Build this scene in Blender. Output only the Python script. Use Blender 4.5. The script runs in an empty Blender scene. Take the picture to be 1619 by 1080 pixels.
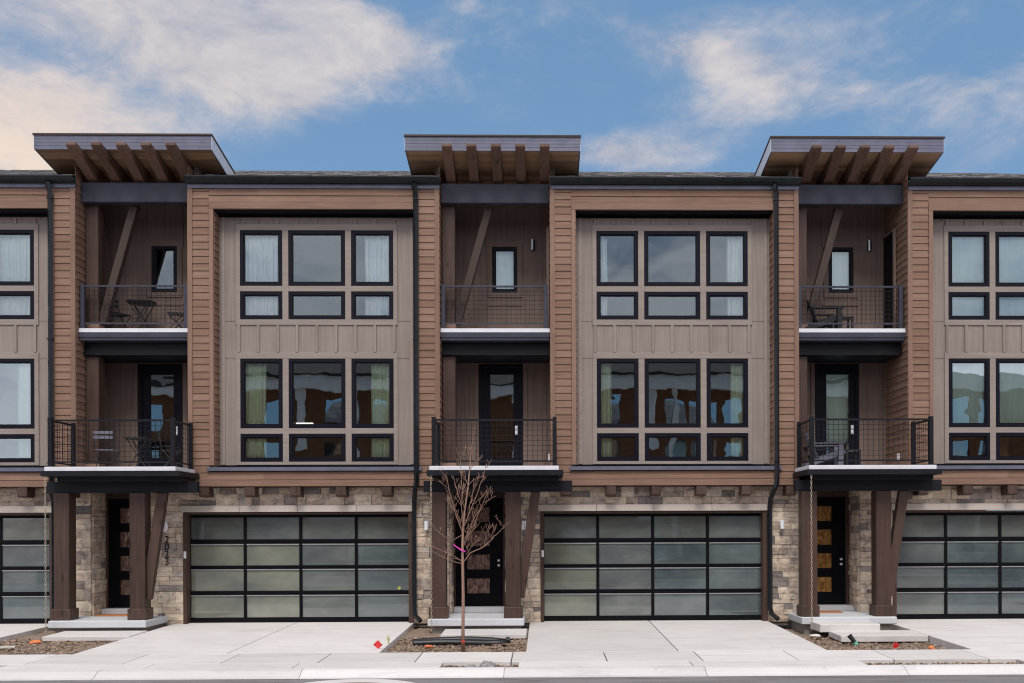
import bpy, math, random
from mathutils import Vector, Matrix

R = math.radians
SC = bpy.context.scene
COL = SC.collection
P = 7.635                      # one house plus its entrance recess
U2 = 0.173                     # front left corner of the middle bay

# ------------------------------------------------------------------ helpers
class MB:
    def __init__(s): s.v = []; s.f = []; s.t = []
    def face(s, pts, tint=0.5):
        i = len(s.v); s.v += [tuple(p) for p in pts]; s.f.append(tuple(range(i, i + len(pts)))); s.t.append(tint)
    def hexa(s, p, tint=0.5):
        i = len(s.v); s.v += [tuple(q) for q in p]
        for a in ((0,3,2,1),(4,5,6,7),(0,1,5,4),(1,2,6,5),(2,3,7,6),(3,0,4,7)):
            s.f.append(tuple(i + k for k in a)); s.t.append(tint)
    def box(s, x0, x1, y0, y1, z0, z1, tint=0.5):
        s.hexa([(x0,y0,z0),(x1,y0,z0),(x1,y1,z0),(x0,y1,z0),(x0,y0,z1),(x1,y0,z1),(x1,y1,z1),(x0,y1,z1)], tint)
    def prism_x(s, x0, x1, yz, tint=0.5):      # polygon in YZ swept along X
        n = len(yz); i = len(s.v)
        s.v += [(x0, a, b) for a, b in yz] + [(x1, a, b) for a, b in yz]
        s.f.append(tuple(i + k for k in range(n))); s.t.append(tint)
        s.f.append(tuple(i + n + k for k in reversed(range(n)))); s.t.append(tint)
        for k in range(n):
            m = (k + 1) % n
            s.f.append((i + k, i + n + k, i + n + m, i + m)); s.t.append(tint)
    def prism_y(s, y0, y1, xz, tint=0.5):      # polygon in XZ swept along Y
        n = len(xz); i = len(s.v)
        s.v += [(a, y0, b) for a, b in xz] + [(a, y1, b) for a, b in xz]
        s.f.append(tuple(i + k for k in range(n))); s.t.append(tint)
        s.f.append(tuple(i + n + k for k in reversed(range(n)))); s.t.append(tint)
        for k in range(n):
            m = (k + 1) % n
            s.f.append((i + k, i + n + k, i + n + m, i + m)); s.t.append(tint)
    def tube(s, pts, r, n=8, tint=0.5, caps=True):
        pts = [Vector(p) for p in pts]; rr = r if isinstance(r, (list, tuple)) else [r] * len(pts)
        base = len(s.v); prev = None
        for k, p in enumerate(pts):
            d = (pts[min(k + 1, len(pts) - 1)] - pts[max(k - 1, 0)])
            if d.length < 1e-9: d = Vector((0, 0, 1))
            d.normalize()
            if prev is None:
                a = d.orthogonal().normalized()
            else:
                a = prev - d * prev.dot(d)
                a = a.normalized() if a.length > 1e-6 else d.orthogonal().normalized()
            prev = a; b = d.cross(a)
            for j in range(n):
                w = 2 * math.pi * (j + (0.5 if n == 4 else 0)) / n
                s.v.append(tuple(p + (a * math.cos(w) + b * math.sin(w)) * rr[k]))
        for k in range(len(pts) - 1):
            for j in range(n):
                q = base + k * n
                s.f.append((q + j, q + (j + 1) % n, q + n + (j + 1) % n, q + n + j)); s.t.append(tint)
        if caps:
            s.f.append(tuple(base + j for j in reversed(range(n)))); s.t.append(tint)
            q = base + (len(pts) - 1) * n
            s.f.append(tuple(q + j for j in range(n))); s.t.append(tint)
    def bar(s, a, b, w, h=None, tint=0.5, up=None):      # rectangular bar
        a = Vector(a); b = Vector(b); d = (b - a).normalized(); h = h or w
        up = Vector(up) if up else (Vector((0, 0, 1)) if abs(d.z) < 0.9 else Vector((0, 1, 0)))
        sx = d.cross(up).normalized() * w / 2; u = sx.cross(d).normalized() * h / 2
        s.hexa([a - sx - u, a + sx - u, a + sx + u, a - sx + u, b - sx - u, b + sx - u, b + sx + u, b - sx + u], tint)
    def disc(s, c, r, h, n=24, tint=0.5):
        s.tube([(c[0], c[1], c[2]), (c[0], c[1], c[2] + h)], r, n, tint)
    def holes(s, x0, x1, z0, z1, y0, y1, hs, tint=0.5):  # wall slab with rectangular openings
        xs = sorted({x0, x1, *[q for h in hs for q in h[:2]]}); zs = sorted({z0, z1, *[q for h in hs for q in h[2:]]})
        for zi in range(len(zs) - 1):
            run = None
            for xi in range(len(xs) - 1):
                cx = (xs[xi] + xs[xi + 1]) / 2; cz = (zs[zi] + zs[zi + 1]) / 2
                inside = any(h[0] < cx < h[1] and h[2] < cz < h[3] for h in hs)
                if not inside:
                    run = (run[0], xs[xi + 1]) if run else (xs[xi], xs[xi + 1])
                if (inside or xi == len(xs) - 2) and run:
                    s.box(run[0], run[1], y0, y1, zs[zi], zs[zi + 1], tint); run = None
    def build(s, name, mat, parent=None, bevel=0, smooth=False, fix=True):
        me = bpy.data.meshes.new(name); me.from_pydata(s.v, [], s.f)
        at = me.attributes.new('tint', 'FLOAT', 'FACE'); at.data.foreach_set('value', s.t)
        me.materials.append(mat)
        if smooth: me.polygons.foreach_set('use_smooth', [True] * len(me.polygons))
        if fix:
            import bmesh
            bm = bmesh.new(); bm.from_mesh(me); bmesh.ops.recalc_face_normals(bm, faces=bm.faces); bm.to_mesh(me); bm.free()
        o = bpy.data.objects.new(name, me); COL.objects.link(o); o.parent = parent
        if bevel:
            m = o.modifiers.new('edge', 'BEVEL'); m.width = bevel; m.segments = 1; m.limit_method = 'ANGLE'
        return o

def empty(name, loc=(0, 0, 0), rz=0, label=None, cat=None, group=None, kind=None):
    o = bpy.data.objects.new(name, None); COL.objects.link(o); o.location = loc; o.rotation_euler.z = rz
    o.empty_display_size = 0.2
    return tag(o, label, cat, group, kind)
def tag(o, label=None, cat=None, group=None, kind=None):
    if label: o['label'] = label
    if cat: o['category'] = cat
    if group: o['group'] = group
    if kind: o['kind'] = kind
    return o

# ------------------------------------------------------------------ materials
def nt(name):
    m = bpy.data.materials.new(name); m.use_nodes = True; t = m.node_tree; t.nodes.clear()
    o = t.nodes.new('ShaderNodeOutputMaterial'); b = t.nodes.new('ShaderNodeBsdfPrincipled')
    t.links.new(b.outputs[0], o.inputs[0]); return m, t, b, o
def N(t, typ, **kw):
    n = t.nodes.new(typ)
    for k, v in kw.items():
        if hasattr(n, k): setattr(n, k, v)
    return n
def sv(n, **kw):
    for k, v in kw.items(): n.inputs[k.replace('_', ' ')].default_value = v
    return n
def noise(t, vec, scale, detail=4, rough=0.55, dist=0.0):
    n = N(t, 'ShaderNodeTexNoise'); n.inputs['Scale'].default_value = scale; n.inputs['Detail'].default_value = detail
    n.inputs['Roughness'].default_value = rough; n.inputs['Distortion'].default_value = dist
    t.links.new(vec, n.inputs['Vector']); return n.outputs['Fac']
def pos(t, s=(1, 1, 1)):
    g = N(t, 'ShaderNodeNewGeometry'); m = N(t, 'ShaderNodeMapping'); m.inputs['Scale'].default_value = s
    t.links.new(g.outputs['Position'], m.inputs['Vector']); return m.outputs[0]
def ramp(t, fac, stops):
    r = N(t, 'ShaderNodeValToRGB'); e = r.color_ramp.elements
    e[0].position = stops[0][0]; e[0].color = (*stops[0][1], 1); e[1].position = stops[-1][0]; e[1].color = (*stops[-1][1], 1)
    for p, c in stops[1:-1]:
        q = e.new(p); q.color = (*c, 1)
    t.links.new(fac, r.inputs[0]); return r.outputs[0]
def math_(t, op, a, b=None, c=None, clamp=False):
    n = N(t, 'ShaderNodeMath', operation=op); n.use_clamp = clamp
    for i, q in enumerate((a, b, c)):
        if q is None: continue
        if isinstance(q, (int, float)): n.inputs[i].default_value = q
        else: t.links.new(q, n.inputs[i])
    return n.outputs[0]
def mix(t, fac, a, b, typ='MIX'):
    n = N(t, 'ShaderNodeMix', data_type='RGBA', blend_type=typ)
    for i, q in ((0, fac), (6, a), (7, b)):
        if isinstance(q, (int, float)): n.inputs[i].default_value = q
        elif isinstance(q, tuple): n.inputs[i].default_value = (*q, 1)
        else: t.links.new(q, n.inputs[i])
    return n.outputs[2]
def bump(t, b, h, strength=0.3, dist=0.01):
    n = N(t, 'ShaderNodeBump'); n.inputs['Strength'].default_value = strength; n.inputs['Distance'].default_value = dist
    t.links.new(h, n.inputs['Height']); t.links.new(n.outputs[0], b.inputs['Normal'])
def tintv(t):
    a = N(t, 'ShaderNodeAttribute'); a.attribute_name = 'tint'; return a.outputs['Fac']

def wood(name, c1, c2, axis='x', rough=0.6, grain=1.0, knots=False, var=0.35, spec=0.3):
    m, t, b, o = nt(name)
    sc = {'x': (1.2, 30, 30), 'z': (30, 30, 1.0), 'y': (30, 1.2, 30)}[axis]
    v = pos(t, sc); n1 = noise(t, v, 1.0 * grain, 5, 0.65, 0.4)
    n2 = noise(t, pos(t), 1.1, 3)
    tv = tintv(t)
    f = math_(t, 'ADD', math_(t, 'MULTIPLY', n1, 0.75), math_(t, 'MULTIPLY', n2, 0.35))
    f = math_(t, 'ADD', f, math_(t, 'MULTIPLY', math_(t, 'SUBTRACT', tv, 0.5), var))
    c = ramp(t, f, [(0.3, c1), (0.75, c2)])
    if knots:
        vo = N(t, 'ShaderNodeTexVoronoi'); vo.inputs['Scale'].default_value = 1.0
        t.links.new(pos(t, {'x': (1.3, 5, 5), 'z': (5, 5, 1.6), 'y': (5, 1.3, 5)}[axis]), vo.inputs['Vector'])
        k = ramp(t, vo.outputs['Distance'], [(0.05, (0.45, 0.42, 0.4)), (0.2, (1, 1, 1))])
        c = mix(t, 1.0, c, k, 'MULTIPLY')
    t.links.new(c, b.inputs['Base Color']); sv(b, Roughness=rough); b.inputs['Specular IOR Level'].default_value = spec
    bump(t, b, n1, 0.35, 0.006); return m
def plain(name, c, rough=0.5, metal=0.0, var=0.12, scale=6, bmp=0.0, spec=0.5):
    m, t, b, o = nt(name)
    n = noise(t, pos(t), scale, 4)
    c2 = tuple(q * (1 - var) for q in c); c3 = tuple(min(1, q * (1 + var)) for q in c)
    t.links.new(ramp(t, n, [(0.3, c2), (0.7, c3)]), b.inputs['Base Color'])
    t.links.new(ramp(t, noise(t, pos(t), scale * 2.3, 3), [(0.3, (rough * .85,) * 3), (0.7, (min(1, rough * 1.15),) * 3)]), b.inputs['Roughness'])
    sv(b, Metallic=metal); b.inputs['Specular IOR Level'].default_value = spec
    if bmp: bump(t, b, noise(t, pos(t), scale * 8, 5), bmp, 0.004)
    return m

M = {}
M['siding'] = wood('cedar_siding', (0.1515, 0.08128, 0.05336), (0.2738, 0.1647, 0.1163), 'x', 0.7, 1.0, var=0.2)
M['casing'] = wood('cedar_casing', (0.1547, 0.08638, 0.05971), (0.2673, 0.1628, 0.1194), 'z', 0.62, 1.0, var=0.3)
M['casing_h'] = wood('cedar_casing_flat', (0.1547, 0.08638, 0.05971), (0.2673, 0.1628, 0.1194), 'x', 0.62, 1.0, var=0.3)
M['panel'] = wood('taupe_panel', (0.2072, 0.1638, 0.1403), (0.308, 0.2551, 0.2245), 'z', 0.7, 0.6, var=0.2)
M['panel_trim'] = wood('taupe_trim', (0.2184, 0.1755, 0.1513), (0.3192, 0.2668, 0.2367), 'x', 0.7, 0.6, var=0.2)
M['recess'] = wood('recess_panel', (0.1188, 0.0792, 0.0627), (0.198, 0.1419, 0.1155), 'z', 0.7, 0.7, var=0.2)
M['timber'] = wood('stained_timber', (0.0372, 0.02046, 0.01581), (0.09765, 0.05766, 0.04464), 'z', 0.5, 0.9, knots=True, var=0.2)
M['timber_y'] = wood('stained_rafter', (0.075, 0.040, 0.030), (0.175, 0.10, 0.073), 'y', 0.55, 0.9, knots=True, var=0.3)
M['brace'] = wood('weathered_brace', (0.03944, 0.0244, 0.01897), (0.0714, 0.04692, 0.03672), 'z', 0.6, 0.9, var=0.2)
M['soffit'] = wood('soffit_boards', (0.19, 0.11, 0.064), (0.38, 0.24, 0.145), 'x', 0.55, 0.8, var=0.5)
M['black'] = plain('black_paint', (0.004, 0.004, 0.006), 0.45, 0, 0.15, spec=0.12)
M['frame'] = plain('window_frame_black', (0.005, 0.0045, 0.010), 0.5, 0, 0.1, spec=0.15)
M['steel'] = plain('painted_steel', (0.008, 0.008, 0.012), 0.5, 0, 0.2, 2, spec=0.25)
M['steel_blue'] = plain('blue_grey_steel', (0.0448, 0.0448, 0.0644), 0.5, 0, 0.2, 2, spec=0.3)
M['fascia'] = plain('grey_metal_fascia', (0.1313, 0.1313, 0.1785), 0.42, 0.2, 0.15, 3)
M['flash'] = plain('light_flashing', (0.62, 0.63, 0.68), 0.35, 0.2, 0.08, 3)
M['gutter'] = plain('black_gutter', (0.008, 0.010, 0.013), 0.3, 0, 0.2, 3, spec=0.35)
M['white_edge'] = plain('deck_edge_white', (0.72, 0.70, 0.74), 0.5, 0, 0.06, 3)
M['alu'] = plain('brushed_aluminium', (0.88, 0.88, 0.90), 0.4, 0.15, 0.04)
M['white'] = plain('white_plastic', (0.75, 0.74, 0.74), 0.4, 0, 0.04)
M['bead'] = plain('grey_glazing_bead', (0.27, 0.27, 0.28), 0.5, 0, 0.1)
M['brass'] = plain('bronze_chain', (0.50, 0.42, 0.32), 0.4, 0.4, 0.3, 20)
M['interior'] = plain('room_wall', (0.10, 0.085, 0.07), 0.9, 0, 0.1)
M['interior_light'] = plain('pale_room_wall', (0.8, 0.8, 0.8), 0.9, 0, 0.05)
M['roomwood'] = wood('room_cabinet', (0.25, 0.12, 0.03), (0.5, 0.28, 0.09), 'z', 0.4)
M['chair_black'] = plain('black_furniture', (0.012, 0.012, 0.013), 0.5)
M['chair_grey'] = plain('grey_slats', (0.13, 0.13, 0.165), 0.5, 0, 0.15)
M['mat_orange'] = plain('coir_mat', (0.42, 0.16, 0.06), 0.95, 0, 0.3, 30, 0.6)
M['red'] = plain('red_plastic', (0.72, 0.03, 0.035), 0.5)
M['orange'] = plain('orange_scrap', (0.65, 0.20, 0.08), 0.8)
M['green'] = plain('green_plastic', (0.10, 0.42, 0.28), 0.5)
M['pink'] = plain('pink_ribbon', (0.75, 0.05, 0.45), 0.6)
M['pipe'] = plain('black_hdpe', (0.013, 0.013, 0.015), 0.42, 0, 0.3, 12, 0.3)
M['bark'] = wood('young_bark', (0.17, 0.085, 0.062), (0.40, 0.25, 0.19), 'z', 0.75, 0.8)
M['rock'] = plain('grey_rock', (0.26, 0.25, 0.25), 0.9, 0, 0.3, 10, 0.8)
M['scrap'] = plain('pale_scrap', (0.65, 0.62, 0.58), 0.8)
M['weed'] = plain('weed_green', (0.45, 0.50, 0.10), 0.7)
M['grout'] = plain('mortar', (0.15, 0.125, 0.105), 0.95, 0, 0.3, 20, 0.5)

def stone_mat():
    m, t, b, o = nt('ledge_stone')
    tv = tintv(t); v = pos(t)
    c = ramp(t, tv, [(0.0, (0.18, 0.1624, 0.1595)), (0.10, (0.324, 0.2726, 0.242)), (0.25, (0.564, 0.4408, 0.3355)), (0.5, (0.72, 0.58, 0.451)),
                     (0.7, (0.6, 0.4756, 0.374)), (0.88, (0.8, 0.6612, 0.5005)), (1.0, (0.516, 0.4524, 0.4125))])
    n = noise(t, v, 5.5, 8, 0.68, 0.6)
    c = mix(t, 1.0, c, ramp(t, n, [(0.35, (0.5, 0.49, 0.51)), (0.5, (0.9, 0.89, 0.89)), (0.66, (1.12, 1.1, 1.08))]), 'MULTIPLY')
    n2 = noise(t, pos(t, (1, 1, 2.2)), 3.1, 6, 0.7, 1.0)
    c = mix(t, ramp(t, n2, [(0.56, (0, 0, 0)), (0.68, (0.75, 0.75, 0.75))]), c, (0.19, 0.18, 0.185))
    n3 = noise(t, pos(t, (3, 3, 1)), 11, 6, 0.75, 0.3)
    c = mix(t, ramp(t, n3, [(0.6, (0, 0, 0)), (0.72, (0.5, 0.5, 0.5))]), c, (0.13, 0.11, 0.10))
    t.links.new(c, b.inputs['Base Color']); sv(b, Roughness=0.9)
    h = math_(t, 'ADD', math_(t, 'MULTIPLY', n, 1.0), math_(t, 'MULTIPLY', n3, 0.5))
    bump(t, b, h, 0.75, 0.03); return m
M['stone'] = stone_mat()

def concrete(name, c, joint=0.0, dark=0.8, stain=True):
    m, t, b, o = nt(name)
    n = noise(t, pos(t, (1, 1, 1)), 0.9, 6, 0.6, 0.5); n2 = noise(t, pos(t), 45, 4)
    c2 = tuple(q * dark for q in c)
    col = ramp(t, n, [(0.32, c2), (0.68, c)])
    n3 = noise(t, pos(t, (0.5, 3.0, 1)), 1.1, 5, 0.7, 1.2)
    if stain:
        col = mix(t, ramp(t, n3, [(0.50, (0, 0, 0)), (0.68, (0.75, 0.75, 0.75))]), col, tuple(q * 0.66 for q in (c[0], c[1] * 0.97, c[2] * 0.98)))
        n4 = noise(t, pos(t), 3.3, 8, 0.75, 0.3)
        col = mix(t, ramp(t, n4, [(0.58, (0, 0, 0)), (0.70, (0.5, 0.5, 0.5))]), col, (0.33, 0.29, 0.265))
    col = mix(t, 0.35, col, ramp(t, n2, [(0.3, tuple(q * .8 for q in c)), (0.7, c)]))
    col = mix(t, 1.0, col, ramp(t, tintv(t), [(0.0, (0.9, 0.89, 0.88)), (1.0, (1.06, 1.05, 1.05))]), 'MULTIPLY')
    t.links.new(col, b.inputs['Base Color']); sv(b, Roughness=0.85); bump(t, b, n2, 0.3, 0.004)
    return m
M['concrete'] = concrete('concrete_pale', (0.6624, 0.6302, 0.6026), dark=0.86)
M['concrete_old'] = concrete('concrete_kerb', (0.6808, 0.6486, 0.6348), dark=0.84)
M['step'] = concrete('concrete_step', (0.60, 0.61, 0.63), stain=False)
M['lintel'] = concrete('cast_lintel', (0.56, 0.49, 0.43), dark=0.85)
M['foundation'] = concrete('foundation', (0.32, 0.29, 0.26), dark=0.6)

def asphalt():
    m, t, b, o = nt('asphalt')
    n = noise(t, pos(t), 60, 5, 0.7); n2 = noise(t, pos(t, (0.5, 3.5, 1)), 1.2, 6, 0.65, 0.8)
    c = ramp(t, n2, [(0.38, (0.12, 0.10, 0.095)), (0.5, (0.21, 0.188, 0.19)), (0.68, (0.26, 0.235, 0.238))])
    c = mix(t, 0.35, c, ramp(t, n, [(0.35, (0.07, 0.065, 0.065)), (0.7, (0.28, 0.26, 0.26))]))
    t.links.new(c, b.inputs['Base Color']); sv(b, Roughness=0.9); bump(t, b, n, 0.6, 0.01); return m
M['asphalt'] = asphalt()
def soil():
    m, t, b, o = nt('bare_soil')
    n = noise(t, pos(t), 14, 8, 0.75); n2 = noise(t, pos(t), 1.6, 5, 0.6); n3 = noise(t, pos(t), 60, 5, 0.7)
    c = ramp(t, n, [(0.3, (0.08, 0.05, 0.037)), (0.5, (0.25, 0.165, 0.11)), (0.7, (0.44, 0.32, 0.23))])
    c = mix(t, ramp(t, n2, [(0.45, (0, 0, 0)), (0.7, (0.6, 0.6, 0.6))]), c, (0.30, 0.245, 0.20))
    c = mix(t, 0.4, c, ramp(t, n3, [(0.35, (0.08, 0.05, 0.04)), (0.65, (0.36, 0.28, 0.22))]))
    t.links.new(c, b.inputs['Base Color']); sv(b, Roughness=0.98); bump(t, b, n, 1.0, 0.03); return m
M['soil'] = soil()
def clod():
    m, t, b, o = nt('soil_clod')
    n = noise(t, pos(t), 30, 5, 0.7)
    c = ramp(t, tintv(t), [(0.0, (0.07, 0.045, 0.03)), (0.4, (0.22, 0.145, 0.10)), (0.75, (0.36, 0.26, 0.185)), (0.93, (0.48, 0.40, 0.33)), (1.0, (0.5, 0.18, 0.08))])
    c = mix(t, 1.0, c, ramp(t, n, [(0.3, (0.6, 0.6, 0.6)), (0.7, (1.1, 1.1, 1.1))]), 'MULTIPLY')
    t.links.new(c, b.inputs['Base Color']); sv(b, Roughness=0.98); return m
M['clod'] = clod()
def shingle():
    m, t, b, o = nt('asphalt_shingle')
    c = ramp(t, tintv(t), [(0.0, (0.045, 0.045, 0.05)), (0.5, (0.13, 0.125, 0.13)), (1.0, (0.30, 0.28, 0.27))])
    n = noise(t, pos(t), 70, 4, 0.7)
    c = mix(t, 1.0, c, ramp(t, n, [(0.3, (0.5, 0.5, 0.5)), (0.7, (1.3, 1.3, 1.3))]), 'MULTIPLY')
    t.links.new(c, b.inputs['Base Color']); sv(b, Roughness=0.95); bump(t, b, n, 0.6, 0.01); return m
M['shingle'] = shingle()

def glass(name, refl=0.36, tint=(0.72, 0.80, 0.78), wob=0.02, rough=0.0, cell=0.9):
    m, t, b, o = nt(name); t.nodes.remove(b)
    tr = N(t, 'ShaderNodeBsdfTransparent'); tr.inputs[0].default_value = (*tint, 1)
    gl = N(t, 'ShaderNodeBsdfGlossy'); gl.inputs['Roughness'].default_value = rough; gl.inputs[0].default_value = (0.86, 0.96, 1.0, 1)
    n = noise(t, pos(t, (1, 1, 1.0)), cell, 1.5, 0.4, 0.3)
    bp = N(t, 'ShaderNodeBump'); bp.inputs['Strength'].default_value = 1.0; bp.inputs['Distance'].default_value = wob
    t.links.new(n, bp.inputs['Height']); t.links.new(bp.outputs[0], gl.inputs['Normal'])
    fr = N(t, 'ShaderNodeFresnel'); fr.inputs['IOR'].default_value = 1.5
    f = math_(t, 'ADD', math_(t, 'MULTIPLY', fr.outputs[0], 1.2), refl - 0.04, clamp=True)
    mx = N(t, 'ShaderNodeMixShader'); t.links.new(f, mx.inputs[0]); t.links.new(tr.outputs[0], mx.inputs[1]); t.links.new(gl.outputs[0], mx.inputs[2])
    t.links.new(mx.outputs[0], o.inputs[0]); return m
M['glass'] = glass('window_glass', 0.155, (0.95, 1.0, 1.0), 0.006)
M['glass_low'] = glass('window_glass_low', 0.30, (0.94, 1.0, 0.93), 0.0028, 0.0, 1.6)

def frosted(name, c1, c2, c3):  # green, grey and teal tints imitate light and objects behind the frosting
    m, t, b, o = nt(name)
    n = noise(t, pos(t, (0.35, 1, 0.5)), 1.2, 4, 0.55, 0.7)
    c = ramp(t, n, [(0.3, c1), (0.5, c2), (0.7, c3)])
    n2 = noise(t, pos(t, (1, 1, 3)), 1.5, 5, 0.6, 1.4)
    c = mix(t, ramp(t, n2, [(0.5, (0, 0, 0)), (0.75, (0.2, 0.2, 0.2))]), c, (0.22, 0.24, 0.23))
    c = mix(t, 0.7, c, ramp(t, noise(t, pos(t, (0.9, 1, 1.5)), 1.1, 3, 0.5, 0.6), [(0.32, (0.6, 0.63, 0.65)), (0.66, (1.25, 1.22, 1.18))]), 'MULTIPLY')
    t.links.new(c, b.inputs['Base Color']); sv(b, Roughness=0.13); b.inputs['Specular IOR Level'].default_value = 0.9
    b.inputs['Coat Weight'].default_value = 1.0; b.inputs['Coat Roughness'].default_value = 0.02; b.inputs['Coat IOR'].default_value = 1.8
    bump(t, b, noise(t, pos(t), 1.3, 2, 0.5), 0.5, 0.03)
    return m
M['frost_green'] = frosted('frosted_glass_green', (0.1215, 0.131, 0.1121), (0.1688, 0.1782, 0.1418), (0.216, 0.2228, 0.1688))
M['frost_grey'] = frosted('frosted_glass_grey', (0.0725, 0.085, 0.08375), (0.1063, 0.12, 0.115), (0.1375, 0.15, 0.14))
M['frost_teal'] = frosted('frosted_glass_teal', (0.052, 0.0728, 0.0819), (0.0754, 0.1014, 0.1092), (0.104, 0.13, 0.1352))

def curtain_mat(name, c):
    m, t, b, o = nt(name); t.links.new(ramp(t, noise(t, pos(t, (25, 25, 1)), 1.0, 3), [(0.3, tuple(q * .85 for q in c)), (0.7, c)]), b.inputs['Base Color'])
    sv(b, Roughness=0.9); return m
M['curtain_white'] = curtain_mat('sheer_curtain', (0.93, 0.96, 0.95))
M['curtain_green'] = curtain_mat('linen_curtain', (0.90, 0.95, 0.76))
M['shade'] = curtain_mat('roller_shade', (0.80, 0.90, 0.86))
def door_glass(name, c1, c2, refl):
    m, t, b, o = nt(name)
    n = noise(t, pos(t, (4, 1, 2)), 2.2, 5, 0.6, 2.0)
    t.links.new(ramp(t, n, [(0.35, c1), (0.65, c2)]), b.inputs['Base Color']); sv(b, Roughness=0.16, Metallic=0.55)
    bump(t, b, noise(t, pos(t, (3, 1, 1)), 5, 3), 0.6, 0.02); return m
M['pane_rose_reflect'] = door_glass('entry_pane_rose_reflect', (0.12, 0.06, 0.045), (0.42, 0.28, 0.23), .3)  # brownish pink stands for a reflection, put into the pane colour
M['pane_amber_glow'] = door_glass('entry_pane_amber_glow', (0.30, 0.12, 0.03), (0.70, 0.38, 0.12), .3)  # amber stands for interior light, put into the pane colour

# ------------------------------------------------------------------ repeated pieces
EXPO = 0.152
def boards_front(mb, x0, x1, z0, z1, y, rnd, e=EXPO, ph=0.0, joints=True):
    k = math.floor((z0 - ph) / e); 
    while ph + k * e < z1 - 1e-6:
        a = max(z0, ph + k * e); b = min(z1, ph + (k + 1) * e)
        if b - a > 0.012:
            cuts = [x0]
            if joints and x1 - x0 > 2.5: cuts.append(x0 + (x1 - x0) * rnd.uniform(0.2, 0.8))
            cuts.append(x1)
            for q in range(len(cuts) - 1):
                g = 0.0015 if q else 0
                mb.prism_x(cuts[q] + g, cuts[q + 1], [(y - 0.023, a + 0.003), (y + 0.03, a + 0.003), (y + 0.03, b + 0.002), (y - 0.008, b + 0.002)], rnd.random())
        k += 1
def boards_side(mb, x, y0, y1, z0, z1, rnd, sgn, e=EXPO, ph=0.0):
    k = math.floor((z0 - ph) / e)
    while ph + k * e < z1 - 1e-6:
        a = max(z0, ph + k * e); b = min(z1, ph + (k + 1) * e); t = rnd.random()
        mb.hexa([(x, y0, a + .004), (x + sgn * .024, y0, a + .004), (x + sgn * .024, y1, a + .004), (x, y1, a + .004),
                 (x, y0, b), (x + sgn * .006, y0, b), (x + sgn * .006, y1, b), (x, y1, b)], t)
        k += 1

def stone_rect(mb, rnd, x0, x1, z0, z1, place, proud=0.0):
    """random coursed ledge stone; place(u, w, d) gives a point for u along, w up, d outwards"""
    z = z0
    while z < z1 - 1e-6:
        h = rnd.choice((0.09, 0.12, 0.14, 0.16, 0.19, 0.22, 0.24))
        if z1 - (z + h) < 0.075: h = z1 - z
        x = x0
        while x < x1 - 1e-6:
            L = rnd.uniform(0.16, 0.62) if h < 0.18 else rnd.uniform(0.14, 0.5)
            if x1 - (x + L) < 0.12: L = x1 - x
            parts = [(z, z + h)]
            if h > 0.17 and rnd.random() < 0.35:
                mm = z + h * rnd.uniform(0.4, 0.6); parts = [(z, mm), (mm, z + h)]
            for a, b in parts:
                g = 0.003; d = 0.035 + rnd.uniform(0, 0.028) + proud; t = rnd.random()
                nx = max(1, int(L / 0.09)); nz = max(1, int((b - a) / 0.07))
                pts = {}
                for i in range(nx + 1):
                    for j in range(nz + 1):
                        e_ = (i in (0, nx)) or (j in (0, nz))
                        u = x + g + (L - 2 * g) * i / nx; w = a + g + (b - a - 2 * g) * j / nz
                        dd = d - (0.010 if e_ else 0) + rnd.uniform(-0.004, 0.006)
                        pts[i, j] = len(mb.v); mb.v.append(place(u, w, dd))
                for i in range(nx):
                    for j in range(nz):
                        mb.f.append((pts[i, j], pts[i + 1, j], pts[i + 1, j + 1], pts[i, j + 1])); mb.t.append(t)
                # skirts
                ring = [(i, 0) for i in range(nx)] + [(nx, j) for j in range(nz)] + [(i, nz) for i in range(nx, 0, -1)] + [(0, j) for j in range(nz, 0, -1)]
                back = {}
                for (i, j) in ring:
                    u = x + g + (L - 2 * g) * i / nx; w = a + g + (b - a - 2 * g) * j / nz
                    back[i, j] = len(mb.v); mb.v.append(place(u, w, 0.0))
                for q in range(len(ring)):
                    A = ring[q]; B = ring[(q + 1) % len(ring)]
                    mb.f.append((pts[A], back[A], back[B], pts[B])); mb.t.append(t)
            x += L
        z += h

def window(parent, x0, x1, z0, z1, y, gmat, fw=0.075, name='window', label=None):
    m = MB(); yo = y - 0.035; yi = y + 0.07
    m.box(x0, x1, yo, yi, z0, z0 + fw); m.box(x0, x1, yo, yi, z1 - fw, z1)
    m.box(x0, x0 + fw, yo, yi, z0 + fw, z1 - fw); m.box(x1 - fw, x1, yo, yi, z0 + fw, z1 - fw)
    # inner sash, a little further back
    s_ = 0.018
    m.box(x0 + fw, x1 - fw, yo + .02, yi - .01, z0 + fw, z0 + fw + s_); m.box(x0 + fw, x1 - fw, yo + .02, yi - .01, z1 - fw - s_, z1 - fw)
    m.box(x0 + fw, x0 + fw + s_, yo + .02, yi - .01, z0 + fw + s_, z1 - fw - s_); m.box(x1 - fw - s_, x1 - fw, yo + .02, yi - .01, z0 + fw + s_, z1 - fw - s_)
    w = m.build(name, M['frame'], parent)
    if label: w['label'] = label
    g = MB(); a, b, c, d = x0 + fw + s_ * .5, x1 - fw - s_ * .5, z0 + fw + s_ * .5, z1 - fw - s_ * .5
    g.face([(a, y + .01, c), (b, y + .01, c), (b, y + .01, d), (a, y + .01, d)])
    g.build('pane', gmat, w, fix=False)
    return w

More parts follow.
